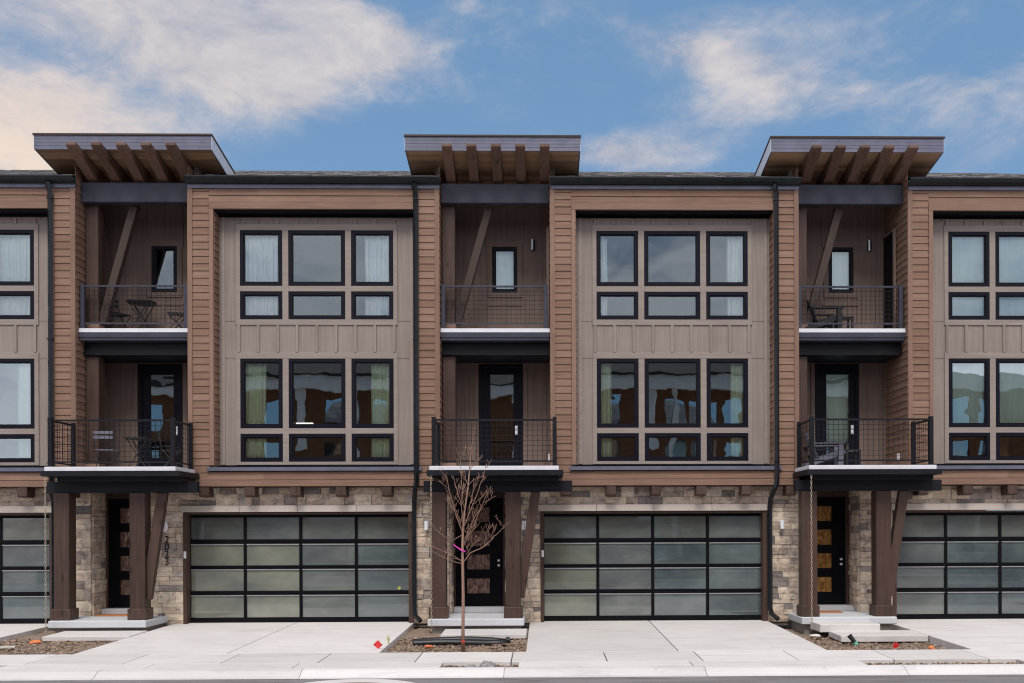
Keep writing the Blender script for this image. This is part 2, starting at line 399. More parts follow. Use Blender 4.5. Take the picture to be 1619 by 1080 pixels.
def railing_panel(a, b, z0, z1, mesh, rails, spacing=0.10):
    """rails and welded wire between two ground points a,b"""
    a = Vector((a[0], a[1], 0)); b = Vector((b[0], b[1], 0)); d = b - a; L = d.length
    for z, h in ((z1, 0.035), (z0, 0.03)):
        rails.bar(a + Vector((0, 0, z)), b + Vector((0, 0, z)), 0.035, h)
    n = max(2, round(L / spacing))
    for i in range(1, n):
        p = a + d * i / n; mesh.bar(p + Vector((0, 0, z0)), p + Vector((0, 0, z1)), 0.007)
    m = round((z1 - z0) / spacing)
    for j in range(1, m):
        z = z0 + (z1 - z0) * j / m; mesh.bar(a + Vector((0, 0, z)), b + Vector((0, 0, z)), 0.007)

def sconce(parent, x, y, z0, z1, mat, two=True):
    m = MB(); m.box(x - .03, x + .03, y - .05, y, (z0 + z1) / 2 - .04, (z0 + z1) / 2 + .04)
    if two:
        for dx in (-0.026, 0.026): m.tube([(x + dx, y - .085, z0), (x + dx, y - .085, z1)], 0.021, 12)
        m.box(x - .012, x + .012, y - .07, y - .04, z0 + .01, z1 - .01)
    else:
        m.tube([(x, y - .09, z0), (x, y - .09, z1)], 0.045, 16)
    return m.build('wall_lamp', mat, parent)

WX = [(0.99, 1.89), (2.02, 3.23), (3.36, 4.26)]
WZ = [(7.23, 8.42), (6.51, 7.11), (4.18, 5.67), (3.46, 4.06)]
FLOOR2, FLOOR3 = 3.27, 6.28

def house(k, label, number=None, pane='pane_rose_reflect', soil_drop=0.0):
    rnd = random.Random(100 + k)
    ox = U2 + (k - 2) * P
    root = empty('townhouse', (ox, 0, 0), 0, label, 'townhouse', 'townhouses in the terrace')
    B = lambda mb, n, mat, **kw: mb.build(n, M[mat], root, **kw)
    # --- cedar clad bay
    m = MB(); ph = 3.06
    boards_front(m, 0.09, 0.435, 3.06, 9.20, 0, rnd, ph=ph)
    boards_front(m, 4.845, 5.18, 3.06, 9.20, 0, rnd, ph=ph)
    boards_front(m, 0.435, 4.845, 8.915, 9.20, 0, rnd, ph=8.915, e=0.145)
    boards_front(m, 0.435, 4.845, 3.06, 3.235, 0, rnd, ph=3.06, e=0.16)
    boards_side(m, 0.0, 0.0, 1.30, 3.0, 9.70, rnd, -1, ph=ph)
    boards_side(m, 5.27, 0.0, 1.30, 3.0, 9.70, rnd, 1, ph=ph)
    boards_side(m, 0.525, 0.03, 0.30, 3.36, 8.77, rnd, 1, ph=ph)
    boards_side(m, 4.755, 0.03, 0.30, 3.36, 8.77, rnd, -1, ph=ph)
    B(m, 'siding', 'siding')
    m = MB()      # sheathing behind the boards
    m.box(0.012, 0.515, 0.032, 0.30, 2.94, 9.22); m.box(4.765, 5.258, 0.032, 0.30, 2.94, 9.22)
    m.box(0.515, 4.765, 0.032, 0.30, 8.782, 9.22); m.box(0.515, 4.765, 0.032, 0.30, 2.94, 3.24)
    m.box(0.012, 0.10, 0.30, 1.31, 2.94, 9.9); m.box(5.17, 5.258, 0.30, 1.31, 2.94, 9.9)
    B(m, 'bay_wall', 'grout')
    for xa, xb, t_ in ((-0.012, 0.088, .6), (5.182, 5.282, .3)):
        m = MB(); m.box(xa, xb, -0.032, 0.028, 3.056, 9.20, t_); m.box(xa if xa < 1 else xb - .03, xa + .03 if xa < 1 else xb, 0.028, 0.10, 3.056, 9.20, t_)
        B(m, 'corner_board', 'casing')
    for xa, xb in ((0.44, 0.53), (4.75, 4.84)):
        m = MB(); m.box(xa, xb, -0.034, 0.03, 3.365, 8.77, rnd.random()); B(m, 'opening_casing', 'casing', bevel=.004)
    m = MB(); m.box(-0.012, 5.282, -0.036, 0.10, 2.925, 3.054, .45); B(m, 'skirt_board', 'casing_h')
    m = MB(); m.box(0.44, 4.84, -0.034, 0.03, 8.772, 8.912, .5)
    B(m, 'header_casing', 'casing_h', bevel=.004)
    m = MB(); m.prism_x(0.39, 4.90, [(-0.07, 3.247), (0.28, 3.247), (0.28, 3.30), (-0.07, 3.325)])
    B(m, 'sill_flashing', 'fascia')
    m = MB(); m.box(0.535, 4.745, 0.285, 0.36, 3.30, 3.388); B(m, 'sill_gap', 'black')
    m = MB(); m.box(0.532, 4.748, 0.03, 0.30, 8.735, 8.775); m.box(0.532, 4.748, 0.27, 0.297, 8.695, 8.735); B(m, 'head_shadow_strip', 'black')  # black soffit and strip stand in for the shade under the header
    m = MB(); m.box(0.02, 5.25, 0.10, 0.22, 2.90, 2.935); B(m, 'bay_soffit', 'timber')
    # --- taupe panel wall and trim
    hs = [(a, b, c, d) for a, b in WX for c, d in WZ]
    m = MB(); m.holes(0.535, 4.745, 3.39, 8.735, 0.30, 0.40, hs); B(m, 'panel_wall', 'panel')
    m = MB(); y0, y1 = 0.278, 0.302
    for (zb, zt, zm0, zm1) in ((6.51, 8.42, 7.11, 7.23), (3.46, 5.67, 4.06, 4.18)):
        m.box(0.90, 4.35, y0, y1, zt, zt + 0.135); 
        m.box(0.90, 4.35, y0, y1, zb - (0.12 if zb > 5 else 0.065), zb)
        m.box(0.90, 0.99, y0, y1, zb, zt); m.box(4.26, 4.35, y0, y1, zb, zt)
        m.box(1.89, 2.02, y0 + .003, y1, zb, zt); m.box(3.23, 3.36, y0 + .003, y1, zb, zt)
        for a, b in WX: m.box(a, b, y0 + .003, y1, zm0, zm1)
    m.box(0.60, 0.665, y0, y1, 3.40, 8.71, .8); m.box(4.615, 4.68, y0, y1, 3.40, 8.71, .8)
    B(m, 'window_trim', 'panel_trim', bevel=.003)
    for i in range(9):
        x = 0.96 + i * 0.415
        for za, zb in ((5.806, 6.389), (8.556, 8.655)):
            m = MB(); m.box(x - .028, x + .028, 0.268, 0.302, za, zb, rnd.random()); B(m, 'batten', 'panel', bevel=.004)
    m = MB(); m.box(0.86, 4.40, 0.285, 0.302, 8.655, 8.69); B(m, 'top_rail', 'panel')
    for z in (6.475, 5.675):
        for xa, xb in ((0.535, 0.60), (0.665, 0.90), (4.35, 4.615), (4.68, 4.745)):
            m = MB(); m.box(xa, xb, 0.294, 0.301, z, z + .014, 0); B(m, 'joint_strip', 'panel')
    gm = [M['glass'], M['glass'], M['glass_low'], M['glass_low']]
    for i, (a, b) in enumerate(WX):
        for j, (c, d) in enumerate(WZ): window(root, a, b, c, d, 0.315, gm[j])
    # --- rooms behind the glass
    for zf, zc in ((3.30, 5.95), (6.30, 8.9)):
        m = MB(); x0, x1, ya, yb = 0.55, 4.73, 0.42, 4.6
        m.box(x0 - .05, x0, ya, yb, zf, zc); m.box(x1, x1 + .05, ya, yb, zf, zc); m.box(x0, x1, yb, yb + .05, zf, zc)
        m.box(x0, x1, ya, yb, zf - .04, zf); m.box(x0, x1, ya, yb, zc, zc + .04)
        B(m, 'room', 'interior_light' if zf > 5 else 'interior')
    # --- stone storey
    m = MB(); F = lambda u, w, d: (u, 0.33 - d, w)
    stone_rect(m, rnd, -0.95, 4.72, 2.53, 2.93, F)
    stone_rect(m, rnd, -0.95, -0.235, -0.02, 2.53, F)
    stone_rect(m, rnd, 0.33, 0.92, 0.18, 2.95, lambda u, w, d: (-0.95 - d, u, w))
    B(m, 'stone_wall', 'stone', fix=False)
    m = MB(); stone_rect(m, rnd, 4.67, 5.435, -0.02, 2.53, F); stone_rect(m, rnd, 4.72, 5.435, 2.53, 2.93, F)
    stone_rect(m, rnd, 0.33, 0.92, 0.18, 2.95, lambda u, w, d: (5.435 + d, u, w))
    B(m, 'stone_pier', 'stone', fix=False)
    m = MB()
    m.box(-0.95, -0.25, 0.328, 0.94, -0.1, 2.94); m.box(4.68, 5.435, 0.328, 0.94, -0.1, 2.94); m.box(-0.25, 4.68, 0.328, 0.94, 2.42, 2.94)
    B(m, 'stone_backing', 'grout')
    m = MB(); xs = [-0.285, 0.97, 2.21, 3.46, 4.715]
    for i in range(4): m.box(xs[i] + .003, xs[i + 1] - .003, 0.235, 0.33, 2.385, 2.527, rnd.random())
    B(m, 'lintel', 'lintel', bevel=.006)
    for i in range(6):
        x = 0.30 + i * 0.96 - 0.1 + 0.11
        m = MB(); m.prism_x(x - .105, x + .105, [(-0.02, 2.925), (0.30, 2.925), (0.30, 2.70), (0.04, 2.70), (-0.02, 2.73)], rnd.random())
        B(m, 'corbel', 'timber', bevel=.006)
    # --- garage
    m = MB(); m.box(-0.235, -0.165, 0.27, 0.53, 0, 2.37, .5); m.box(4.57, 4.665, 0.27, 0.53, 0, 2.37, .5); m.box(-0.165, 4.57, 0.29, 0.53, 2.335, 2.372, .5)
    B(m, 'garage_jamb', 'timber')
    gd = MB(); px = [(-0.155 + i * 1.198, -0.155 + i * 1.198 + 1.132) for i in range(4)]; pz = [(0.11, 0.595), (0.685, 1.155), (1.235, 1.70), (1.80, 2.27)]
    gd.holes(-0.165, 4.57, 0.0, 2.336, 0.50, 0.55, [(a, b, c, d) for a, b in px for c, d in pz])
    for c, d in pz[:3]: gd.box(-0.165, 4.57, 0.488, 0.50, d + .028, d + .040)
    gdo = B(gd, 'garage_door', 'black')
    cols = {0: ['frost_teal'] * 4, 1: ['frost_green', 'frost_green', 'frost_grey', 'frost_teal'], 2: ['frost_green', 'frost_grey', 'frost_teal', 'frost_teal'], 3: ['frost_grey', 'frost_teal', 'frost_teal', 'frost_teal']}[k]  # tint per column imitates the light behind the door
    for i, (a, b) in enumerate(px):
        for j, (c, d) in enumerate(pz):
            g = MB(); tx, tz = rnd.uniform(-.004, .004), rnd.uniform(-.004, .004)
            y = 0.522
            g.hexa([(a, y - tx - tz, c), (b, y + tx - tz, c), (b, y + .02, c), (a, y + .02, c), (a, y - tx + tz, d), (b, y + tx + tz, d), (b, y + .02, d), (a, y + .02, d)])
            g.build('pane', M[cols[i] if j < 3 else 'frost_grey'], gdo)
    g = MB()
    for c, d in pz[:3]:
        for a, b in px: g.box(a, b, 0.497, 0.512, d - .022, d)
    g.build('glazing_bead', M['bead'], gdo)
    m = MB(); m.box(-0.215, -0.165, 0.235, 0.27, 1.40, 1.55); B(m, 'keypad', 'white', bevel=.005)
    # --- gutter, roof edge, downspout
    m = MB(); m.prism_x(-0.01, 5.31, [(-0.17, 9.41), (-0.185, 9.42), (-0.185, 9.395), (-0.17, 9.33), (-0.11, 9.29), (-0.045, 9.29), (-0.045, 9.41), (-0.06, 9.41), (-0.06, 9.31), (-0.10, 9.31), (-0.155, 9.35)])
    B(m, 'gutter', 'gutter')
    m = MB(); m.box(0.0, 5.29, -0.045, 0.03, 9.205, 9.31); B(m, 'eave_fascia', 'fascia', bevel=.004)
    m = MB(); m.tube([(4.765, -.12, 9.29), (4.765, -.12, 9.20), (4.79, -.09, 9.12), (4.79, -.085, 8.9), (4.79, -.085, 3.0), (4.76, -.07, 2.88), (4.71, .17, 2.62), (4.70, .19, 2.45), (4.70, .19, 0.28), (4.73, .15, 0.16), (4.85, .06, 0.05)], 0.052, 4)
    for z in (8.95, 6.0, 3.4): m.box(4.735, 4.845, -.13, -.04, z, z + .03)
    B(m, 'downspout', 'gutter', smooth=False)
    # --- roof shingles
    m = MB(); s0 = 0.392; yy = -0.13
    while yy < 7.6:
        x = -2.36
        z = 9.425 + s0 * (yy + .13)
        while x < 5.27:
            L = rnd.choice((0.15, 0.22, 0.3, 0.36)); x1 = min(5.27, x + L); th = rnd.choice((.010, .018, .024))
            if not (x < 0 and yy < 1.2):
                m.prism_x(x, x1, [(yy, z), (yy, z + th), (yy + .16, z + .16 * s0 + th * .3), (yy + .16, z + .16 * s0)], rnd.random())
            x = x1
        yy += 0.145
    B(m, 'roof', 'shingle', fix=False)
    m = MB(); m.prism_x(0.0, 5.27, [(-0.06, 9.40), (7.7, 12.43), (7.7, 12.2), (-0.0, 9.22)]); m.prism_x(-2.36, 0.0, [(1.32, 9.95), (7.7, 12.43), (7.7, 12.2), (1.32, 9.75)])
    m.box(-2.36, 5.27, 7.6, 7.7, -0.1, 12.3)
    B(m, 'roof_deck', 'grout')
    # --- recess: walls, post, brace, beam
    dr = (-1.62, -0.62, FLOOR2, 5.74); uw = (-1.31, -0.74, 7.345, 8.38)
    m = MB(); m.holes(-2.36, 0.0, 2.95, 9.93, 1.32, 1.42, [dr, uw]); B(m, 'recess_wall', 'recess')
    m = MB(); ya, yb = 1.296, 1.322
    m.box(-1.42, -1.31, ya, yb, 7.24, 8.5); m.box(-0.74, -0.63, ya, yb, 7.24, 8.5); m.box(-1.45, -0.60, ya - .004, yb, 8.38, 8.52); m.box(-1.31, -0.74, ya, yb, 7.24, 7.345)
    m.box(-1.45, -0.60, ya, yb, 7.05, 7.10)
    for x in (-2.2, -1.92, -0.21): m.box(x - .022, x + .022, 1.305, yb, 5.9, 9.6, rnd.random())
    for x in (-1.43, -1.05, -0.62): m.box(x - .022, x + .022, 1.305, yb, 8.52, 9.6, rnd.random()); m.box(x - .022, x + .022, 1.305, yb, 6.3, 7.05, rnd.random())
    for x in (-2.2, -1.92, -0.42, -0.12): m.box(x - .022, x + .022, 1.305, yb, 3.3, 5.85, rnd.random())
    m.box(-1.72, -1.63, ya, yb, 3.3, 5.84); m.box(-0.62, -0.53, ya, yb, 3.3, 5.84); m.box(-1.72, -0.53, ya - .004, yb, 5.742, 5.85)
    m.box(-2.355, -2.28, ya, yb, 3.3, 9.6); m.box(-0.06, -0.005, ya, yb, 3.3, 9.6)
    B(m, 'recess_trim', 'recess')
    window(root, *uw, 1.335, M['glass'], fw=.07)
    # room behind the recess wall
    m = MB()
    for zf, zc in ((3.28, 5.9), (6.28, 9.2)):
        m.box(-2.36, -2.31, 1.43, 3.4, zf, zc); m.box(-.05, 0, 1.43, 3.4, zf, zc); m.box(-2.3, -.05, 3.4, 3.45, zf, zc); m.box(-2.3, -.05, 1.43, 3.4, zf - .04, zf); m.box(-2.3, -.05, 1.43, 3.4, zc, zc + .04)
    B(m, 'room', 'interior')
    # balcony door
    m = MB(); a, b, c, d = dr
    m.holes(a, b, c, d, 1.33, 1.40, [(-1.36, -0.84, 3.62, 5.50)]); m.box(a, a + .09, 1.30, 1.33, c, d); m.box(b - .09, b, 1.30, 1.33, c, d); m.box(a + .09, b - .09, 1.30, 1.33, d - .09, d)
    do = B(m, 'balcony_door', 'frame', bevel=.004)
    g = MB(); g.face([(-1.36, 1.36, 3.62), (-.84, 1.36, 3.62), (-.84, 1.36, 5.50), (-1.36, 1.36, 5.50)]); g.build('pane', M['glass_low'], do, fix=False)
    g = MB()
    g.box(-.805, -.745, 1.315, 1.335, 4.14, 4.34)
    for z in (4.18, 4.30): g.tube([(-.775, 1.325, z), (-.775, 1.28, z)], 0.028, 12)
    g.build('handle', M['alu'], do)
    # dark side door of the top balcony
    m = MB(); m.box(-0.07, -0.028, 0.66, 1.24, 6.30, 8.55); sd = B(m, 'side_door', 'black')
    m = MB(); m.box(-0.085, -0.028, 0.60, 0.66, 6.30, 8.60); m.box(-0.085, -0.028, 0.66, 1.26, 8.55, 8.60); m.build('door_trim', M['recess'], sd)
    # canopy over the recess
    sl = 0.17; zt = lambda y: 10.185 - sl * (y + .37)
    m = MB(); x0, x1 = -3.02, 0.62
    m.prism_x(x0, x1, [(-0.37, 9.875), (-0.345, 9.875), (-0.345, 10.17), (-0.37, 10.17)])
    for xa in (x0, x1 - .025): m.prism_x(xa, xa + .025, [(-0.345, 9.875), (3.2, zt(3.2) - .31), (3.2, zt(3.2) - .01), (-0.345, 10.17)])
    for z in (9.95, 10.02, 10.09): m.box(x0, x1, -0.374, -0.37, z, z + .006)
    can = B(m, 'canopy', 'fascia')
    m = MB(); m.prism_x(x0 - .02, x1 + .02, [(-0.395, 10.165), (-0.395, 10.20), (3.3, zt(3.3) + .02), (3.3, zt(3.3) - .012), (-0.37, 10.165)]); m.build('canopy_flashing', M['brace'], can)
    for xa in (x0 - .006, x1):
        m = MB(); m.prism_x(xa, xa + .006, [(-0.37, 9.88), (3.2, zt(3.2) - .305), (3.2, zt(3.2) - .02), (-0.37, 10.16)]); m.build('canopy_side_flashing', M['flash'], can)
    m = MB(); y = -0.345
    while y < 3.0:
        z = zt(y) - .30
        m.hexa([(x0 + .026, y, z), (x1 - .026, y, z), (x1 - .026, y + .118, z - .118 * sl), (x0 + .026, y + .118, z - .118 * sl), (x0 + .026, y, z + .02), (x1 - .026, y, z + .02), (x1 - .026, y + .118, z + .02 - .118 * sl), (x0 + .026, y + .118, z + .02 - .118 * sl)], rnd.random())
        y += 0.122
    m.build('soffit', M['soffit'], can)
    for i in range(5):
        xc = -2.13 + i * 0.5025; zs = lambda y: zt(y) - .305
        m = MB(); m.prism_x(xc - .1, xc + .1, [(-0.65, zs(-.65) - .012), (-0.65, zs(-.65) - .075), (-0.60, zs(-.60) - .10), (0.35, 9.42), (1.3, 9.28), (1.3, zs(1.3)), (-0.3, zs(-.3))], rnd.random())
        m.build('rafter', M['timber_y'], can, bevel=.006)
    m = MB(); m.box(-2.33, -0.03, 0.20, 0.215, 9.0, 9.385); m.box(-2.33, -0.03, 0.20, 0.36, 9.385, 9.40); m.box(-2.33, -0.03, 0.20, 0.36, 8.985, 9.0)
    m.box(-2.33, -0.03, 0.215, 0.23, 9.0, 9.385)
    B(m, 'steel_beam', 'steel_blue', bevel=.003)
    for zb, zh in ((FLOOR3, 8.985), (FLOOR2, 5.74)):
        m = MB(); m.box(-2.335, -2.06, 0.37, 0.64, zb, zh, .5); po = B(m, 'post', 'timber', bevel=.01)
        m = MB(); m.box(-2.35, -2.045, 0.355, 0.655, zb + .001, zb + .16, .9); m.build('post_base', M['casing_h'], po, bevel=.006)
    m = MB(); m.prism_y(0.42, 0.58, [(-1.41, 8.985), (-1.24, 8.985), (-1.945, 6.45), (-2.055, 6.45), (-2.055, 6.66)]); B(m, 'brace', 'brace', bevel=.006)
    # --- balconies
    m = MB(); m.box(-2.36, -0.005, 0.10, 1.31, FLOOR3 - .085, FLOOR3); ub = B(m, 'upper_balcony', 'white_edge', bevel=.004)
    m = MB(); m.box(-2.34, -0.03, 0.12, 1.31, 6.03, FLOOR3 - .087); m.box(-2.34, -0.03, 0.105, 0.12, 6.09, 6.19); m.build('edge_beam', M['steel_blue'], ub)
    m = MB(); m.box(-2.34, -0.03, 0.34, 1.31, 5.75, 6.03); m.box(-2.34, -0.03, 0.30, 0.34, 5.75, 5.88); m.build('floor_joist', M['steel'], ub)
    for xx in (-2.2925, -0.1025):
        m = MB(); m.box(xx - .042, xx + .042, 0.13, 0.21, FLOOR3, 7.23); m.box(xx - .06, xx + .06, 0.11, 0.23, FLOOR3, FLOOR3 + .015); m.build('rail_post', M['steel_blue'], ub, bevel=.004)
    rl = MB(); wm = MB(); railing_panel((-2.25, .17), (-.145, .17), FLOOR3 + .12, 7.19, wm, rl, 0.1)
    rl.build('rail', M['steel_blue'], ub); wm.build('wire_mesh', M['steel'], ub)
    xl, xr, yf = -2.45, 0.14, -1.10
    m = MB(); m.box(xl, xr, yf, -0.03, FLOOR2 - .085, FLOOR2); m.box(-2.36, -0.005, -0.03, 1.31, FLOOR2 - .085, FLOOR2); lb = B(m, 'lower_balcony', 'white_edge', bevel=.004)
    m = MB(); m.box(xl - .05, xr + .09, yf - .05, -0.04, FLOOR2 - .19, FLOOR2 - .087); m.box(-2.27, 0.13, yf + .14, -0.04, 2.985, FLOOR2 - .19)
    m.box(-2.2, -0.95, -0.04, 1.30, 2.955, FLOOR2 - .09)
    m.build('edge_beam', M['steel'], lb)
    for a, b, ya, yb in ((xl + .04, xl + .12, yf + .05, yf + .13), (xr - .12, xr - .04, yf + .05, yf + .13), (xl + .04, xl + .11, -0.13, -0.06), (xr - .11, xr - .04, -0.13, -0.06)):
        m = MB(); m.box(a, b, ya, yb, FLOOR2, 4.26); m.box(a - .02, b + .02, ya - .02, yb + .02, FLOOR2, FLOOR2 + .012); m.build('rail_post', M['steel'], lb, bevel=.003)
    rl = MB(); wm = MB()
    railing_panel((xl + .12, yf + .09), (xr - .12, yf + .09), FLOOR2 + .1, 4.20, wm, rl)
    railing_panel((xl + .08, yf + .13), (xl + .08, -.13), FLOOR2 + .1, 4.20, wm, rl)
    railing_panel((xr - .08, yf + .13), (xr - .08, -.13), FLOOR2 + .1, 4.20, wm, rl)
    rl.build('rail', M['steel'], lb); wm.build('wire_mesh', M['steel'], lb)
    m = MB(); m.box(-2.62, 0.42, -0.68, -0.665, 2.785, 2.98); m.box(-2.62, 0.42, -0.68, -0.48, 2.98, 2.995); m.box(-2.62, 0.42, -0.68, -0.48, 2.77, 2.785); m.box(-2.62, 0.42, -0.585, -0.575, 2.785, 2.98)
    for xx in (-2.3, -0.80): m.box(xx - .12, xx + .12, -0.48, 0.27, 2.80, 2.97)
    B(m, 'porch_beam', 'steel', bevel=.003)
    # --- porch columns, brace, slab, steps
    for xc in (-2.325, -0.795):
        m = MB(); m.box(xc - .155, xc + .155, -0.70, -0.39, 0.18, 2.768, rnd.random()); co = B(m, 'column', 'timber', bevel=.012)
        m = MB(); m.box(xc - .19, xc + .19, -0.735, -0.355, 0.176, 0.41, rnd.random()); m.build('column_base', M['timber'], co, bevel=.012)
    m = MB(); m.prism_y(-0.62, -0.47, [(-0.635, 0.58), (-0.565, 0.58), (-0.235, 2.768), (-0.425, 2.768), (-0.635, 1.42)]); B(m, 'porch_brace', 'timber', bevel=.008)
    m = MB(); m.box(-2.53, -0.57, -0.83, 0.30, 0.03, 0.178, .6); m.box(-2.2, -0.95, 0.30, 0.98, 0.03, 0.178, .5); B(m, 'porch_slab', 'step', bevel=.015)
    m = MB(); m.box(-2.14, -0.97, 0.62, 0.97, 0.178, 0.295, .2); B(m, 'door_step', 'step', bevel=.01)
    m = MB(); m.box(-2.45, -0.65, -0.72, 0.30, -0.30, 0.03, .5)
    B(m, 'porch_foundation', 'foundation')
    # entry door
    m = MB(); pz = [(0.58, 0.91), (1.11, 1.44), (1.63, 1.97), (2.16, 2.49)]
    m.holes(-2.12, -1.065, 0.297, 2.70, 0.95, 1.0, [(-1.87, -1.37, a, b) for a, b in pz]); ed = B(m, 'entry_door', 'black', bevel=.004)
    for a, b in pz:
        m = MB(); m.box(-1.87, -1.37, 0.965, 0.985, a, b); m.build('pane', M[pane], ed)
    m = MB()
    for z in (1.20, 1.31): m.tube([(-1.165, 0.95, z), (-1.165, 0.90, z)], 0.027, 12)
    m.build('handle', M['alu'], ed)
    m = MB(); m.box(-2.20, -2.12, 0.91, 1.0, 0.18, 2.96, .5); m.box(-1.065, -0.95, 0.91, 1.0, 0.18, 2.96, .5); m.box(-2.12, -1.065, 0.91, 1.0, 2.70, 2.96, .5)
    B(m, 'door_surround', 'timber')
    m = MB(); m.box(-2.2, -0.95, 1.0, 1.1, 0, 2.96); B(m, 'entry_backing', 'grout')
    # lamps, outlets, number
    sconce(root, -0.585, 0.27, 1.99, 2.18, M['alu']); sconce(root, 4.965, 0.27, 1.99, 2.18, M['alu'], False)
    m = MB(); m.box(-0.42, -0.34, 1.25, 1.32, 8.30, 8.52); la = B(m, 'wall_lamp', 'black', bevel=.005)
    m = MB(); m.tube([(-0.40, 1.235, 8.29), (-0.40, 1.235, 8.53)], 0.022, 10); m.build('lamp_tube', M['alu'], la)
    m = MB(); m.box(-0.30, -0.22, 1.26, 1.32, FLOOR3 + .03, FLOOR3 + .15); B(m, 'outlet_cover', 'white', bevel=.005)
    m = MB(); m.box(-0.06, -0.028, 0.42, 0.52, FLOOR2 + .2, FLOOR2 + .36); B(m, 'outlet_cover', 'white', bevel=.005)
    if number:
        ne = bpy.data.objects.new('house_number', None); COL.objects.link(ne); ne.parent = root; ne.location = (-0.575, 0.262, 1.80)
        for i, ch in enumerate(number):
            cu = bpy.data.curves.new('digit', 'FONT'); cu.body = ch; cu.size = 0.212; cu.align_x = 'CENTER'; cu.align_y = 'CENTER'; cu.extrude = 0.006
            cu.offset = -0.001
            tmp = bpy.data.objects.new('tmp', cu); COL.objects.link(tmp); bpy.context.view_layer.update()
            me = bpy.data.meshes.new_from_object(tmp.evaluated_get(bpy.context.evaluated_depsgraph_get())); me.name = 'digit'; bpy.data.objects.remove(tmp)
            me.materials.clear(); me.materials.append(M['black']); d = bpy.data.objects.new('digit', me); COL.objects.link(d); d.parent = ne
            d.rotation_euler = (R(90), 0, 0); d.location = (0, 0, -i * 0.158)
    return root

house(0, 'brown townhouse cut off by the left edge of the photo, teal frosted garage door')
house(1, 'brown townhouse numbered 2023, greenish garage door, black bistro furniture on its top balcony', '2023')
house(2, 'brown townhouse in the middle with the bare sapling before its entrance', '2025')
house(3, 'brown townhouse at the right with pale roller shades and an amber paned entry door', '2027', pane='pane_amber_glow')

# ------------------------------------------------------------------ curtains, shades
def curtain(k, x0, x1, z0, z1, mat, label, seed, wav=0.075, y=0.435):
    rnd = random.Random(seed); n = max(24, int((x1 - x0) / 0.012)); m = MB(); ox = U2 + (k - 2) * P
    ph = rnd.random() * 6; prof = []
    for i in range(n + 1):
        u = (x1 - x0) * i / n
        prof.append((x0 + u, 0.028 * math.sin(2 * math.pi * u / wav + ph + 0.9 * math.sin(u * 9 + ph)) + 0.012 * math.sin(u * 31 + ph)))
    rows = 7; ids = []
    for j in range(rows + 1):
        z = z0 + (z1 - z0) * j / rows; f = 0.75 + 0.35 * (1 - j / rows)
        ids.append([])
        for (x, d) in prof:
            ids[-1].append(len(m.v)); m.v.append((x + 0.006 * math.sin(j * 1.3 + x * 8), y + d * f, z))
    for j in range(rows):
        for i in range(n):
            m.f.append((ids[j][i], ids[j][i + 1], ids[j + 1][i + 1], ids[j + 1][i])); m.t.append(.5)
    o = m.build('curtain', M[mat], None, smooth=True, fix=False); o.location = (ox, 0, 0)
    md = o.modifiers.new('cloth', 'SOLIDIFY'); md.thickness = 0.003
    return tag(o, label, 'curtain', 'curtains behind the windows')
curtain(0, 3.30, 4.35, 6.4, 8.5, 'curtain_white', 'white curtain filling the top windows at the left edge of the photo', 1)
curtain(0, 3.85, 4.35, 3.36, 5.75, 'curtain_white', 'white curtain in the lower windows at the left edge of the photo', 2)
curtain(1, 0.95, 1.92, 6.4, 8.5, 'curtain_white', 'wide white curtain filling the left top windows of house 2023', 3)
curtain(1, 3.62, 4.30, 6.4, 8.5, 'curtain_white', 'white curtain over most of the right top windows of house 2023', 4)
curtain(1, 0.95, 1.50, 3.36, 5.75, 'curtain_green', 'pale green curtain in the left lower windows of house 2023', 5)
curtain(1, 3.76, 4.30, 3.36, 5.75, 'curtain_green', 'pale green curtain in the right lower windows of house 2023', 6)
curtain(2, 0.95, 1.24, 6.4, 8.5, 'curtain_white', 'narrow white curtain at the left of the middle house\'s top windows', 7)
curtain(2, 3.83, 4.30, 6.4, 8.5, 'curtain_white', 'white curtain in the right top windows of the middle house', 8)
curtain(2, 0.95, 1.32, 3.36, 5.75, 'curtain_green', 'pale green curtain in the left lower windows of the middle house', 9)
curtain(2, 3.90, 4.30, 3.36, 5.75, 'curtain_green', 'pale green curtain in the right lower windows of the middle house', 10)
def shade(k, x0, x1, z0, z1, label, y=0.40):
    m = MB(); m.box(x0, x1, y, y + .004, z0, z1); m.tube([(x0, y + .03, z1 + .02), (x1, y + .03, z1 + .02)], .022, 10); m.box(x0, x1, y - .006, y + .01, z0 - .02, z0)
    o = m.build('roller_shade', M['shade']); o.location = (U2 + (k - 2) * P, 0, 0)
    return tag(o, label, 'roller shade', 'roller shades in the right house')
shade(3, 0.93, 1.95, 6.45, 8.45, 'pale roller shade in the left top windows of the right house')
shade(3, 1.98, 3.28, 6.45, 8.45, 'pale roller shade in the top windows cut by the right edge of the photo')
shade(3, 3.31, 4.3, 6.45, 8.45, 'pale roller shade in the last top windows beyond the right edge')
shade(3, 0.93, 1.95, 4.12, 5.70, 'pale green roller shade ending above the small left lower window of the right house')
shade(3, 1.98, 3.28, 4.12, 5.70, 'pale green roller shade in the lower window cut by the right edge of the photo')
shade(3, 3.31, 4.3, 4.12, 5.70, 'pale green roller shade in the last lower window beyond the right edge')
shade(3, -1.35, -0.70, 7.3, 8.4, 'pale roller shade behind the narrow window of the right top balcony', 1.46)
shade(3, -1.42, -0.78, 4.0, 5.55, 'pale roller shade behind the glass door of the right lower balcony', 1.46)
shade(2, -1.35, -0.70, 7.3, 8.4, 'pale roller shade behind the narrow window of the middle top balcony', 1.46)
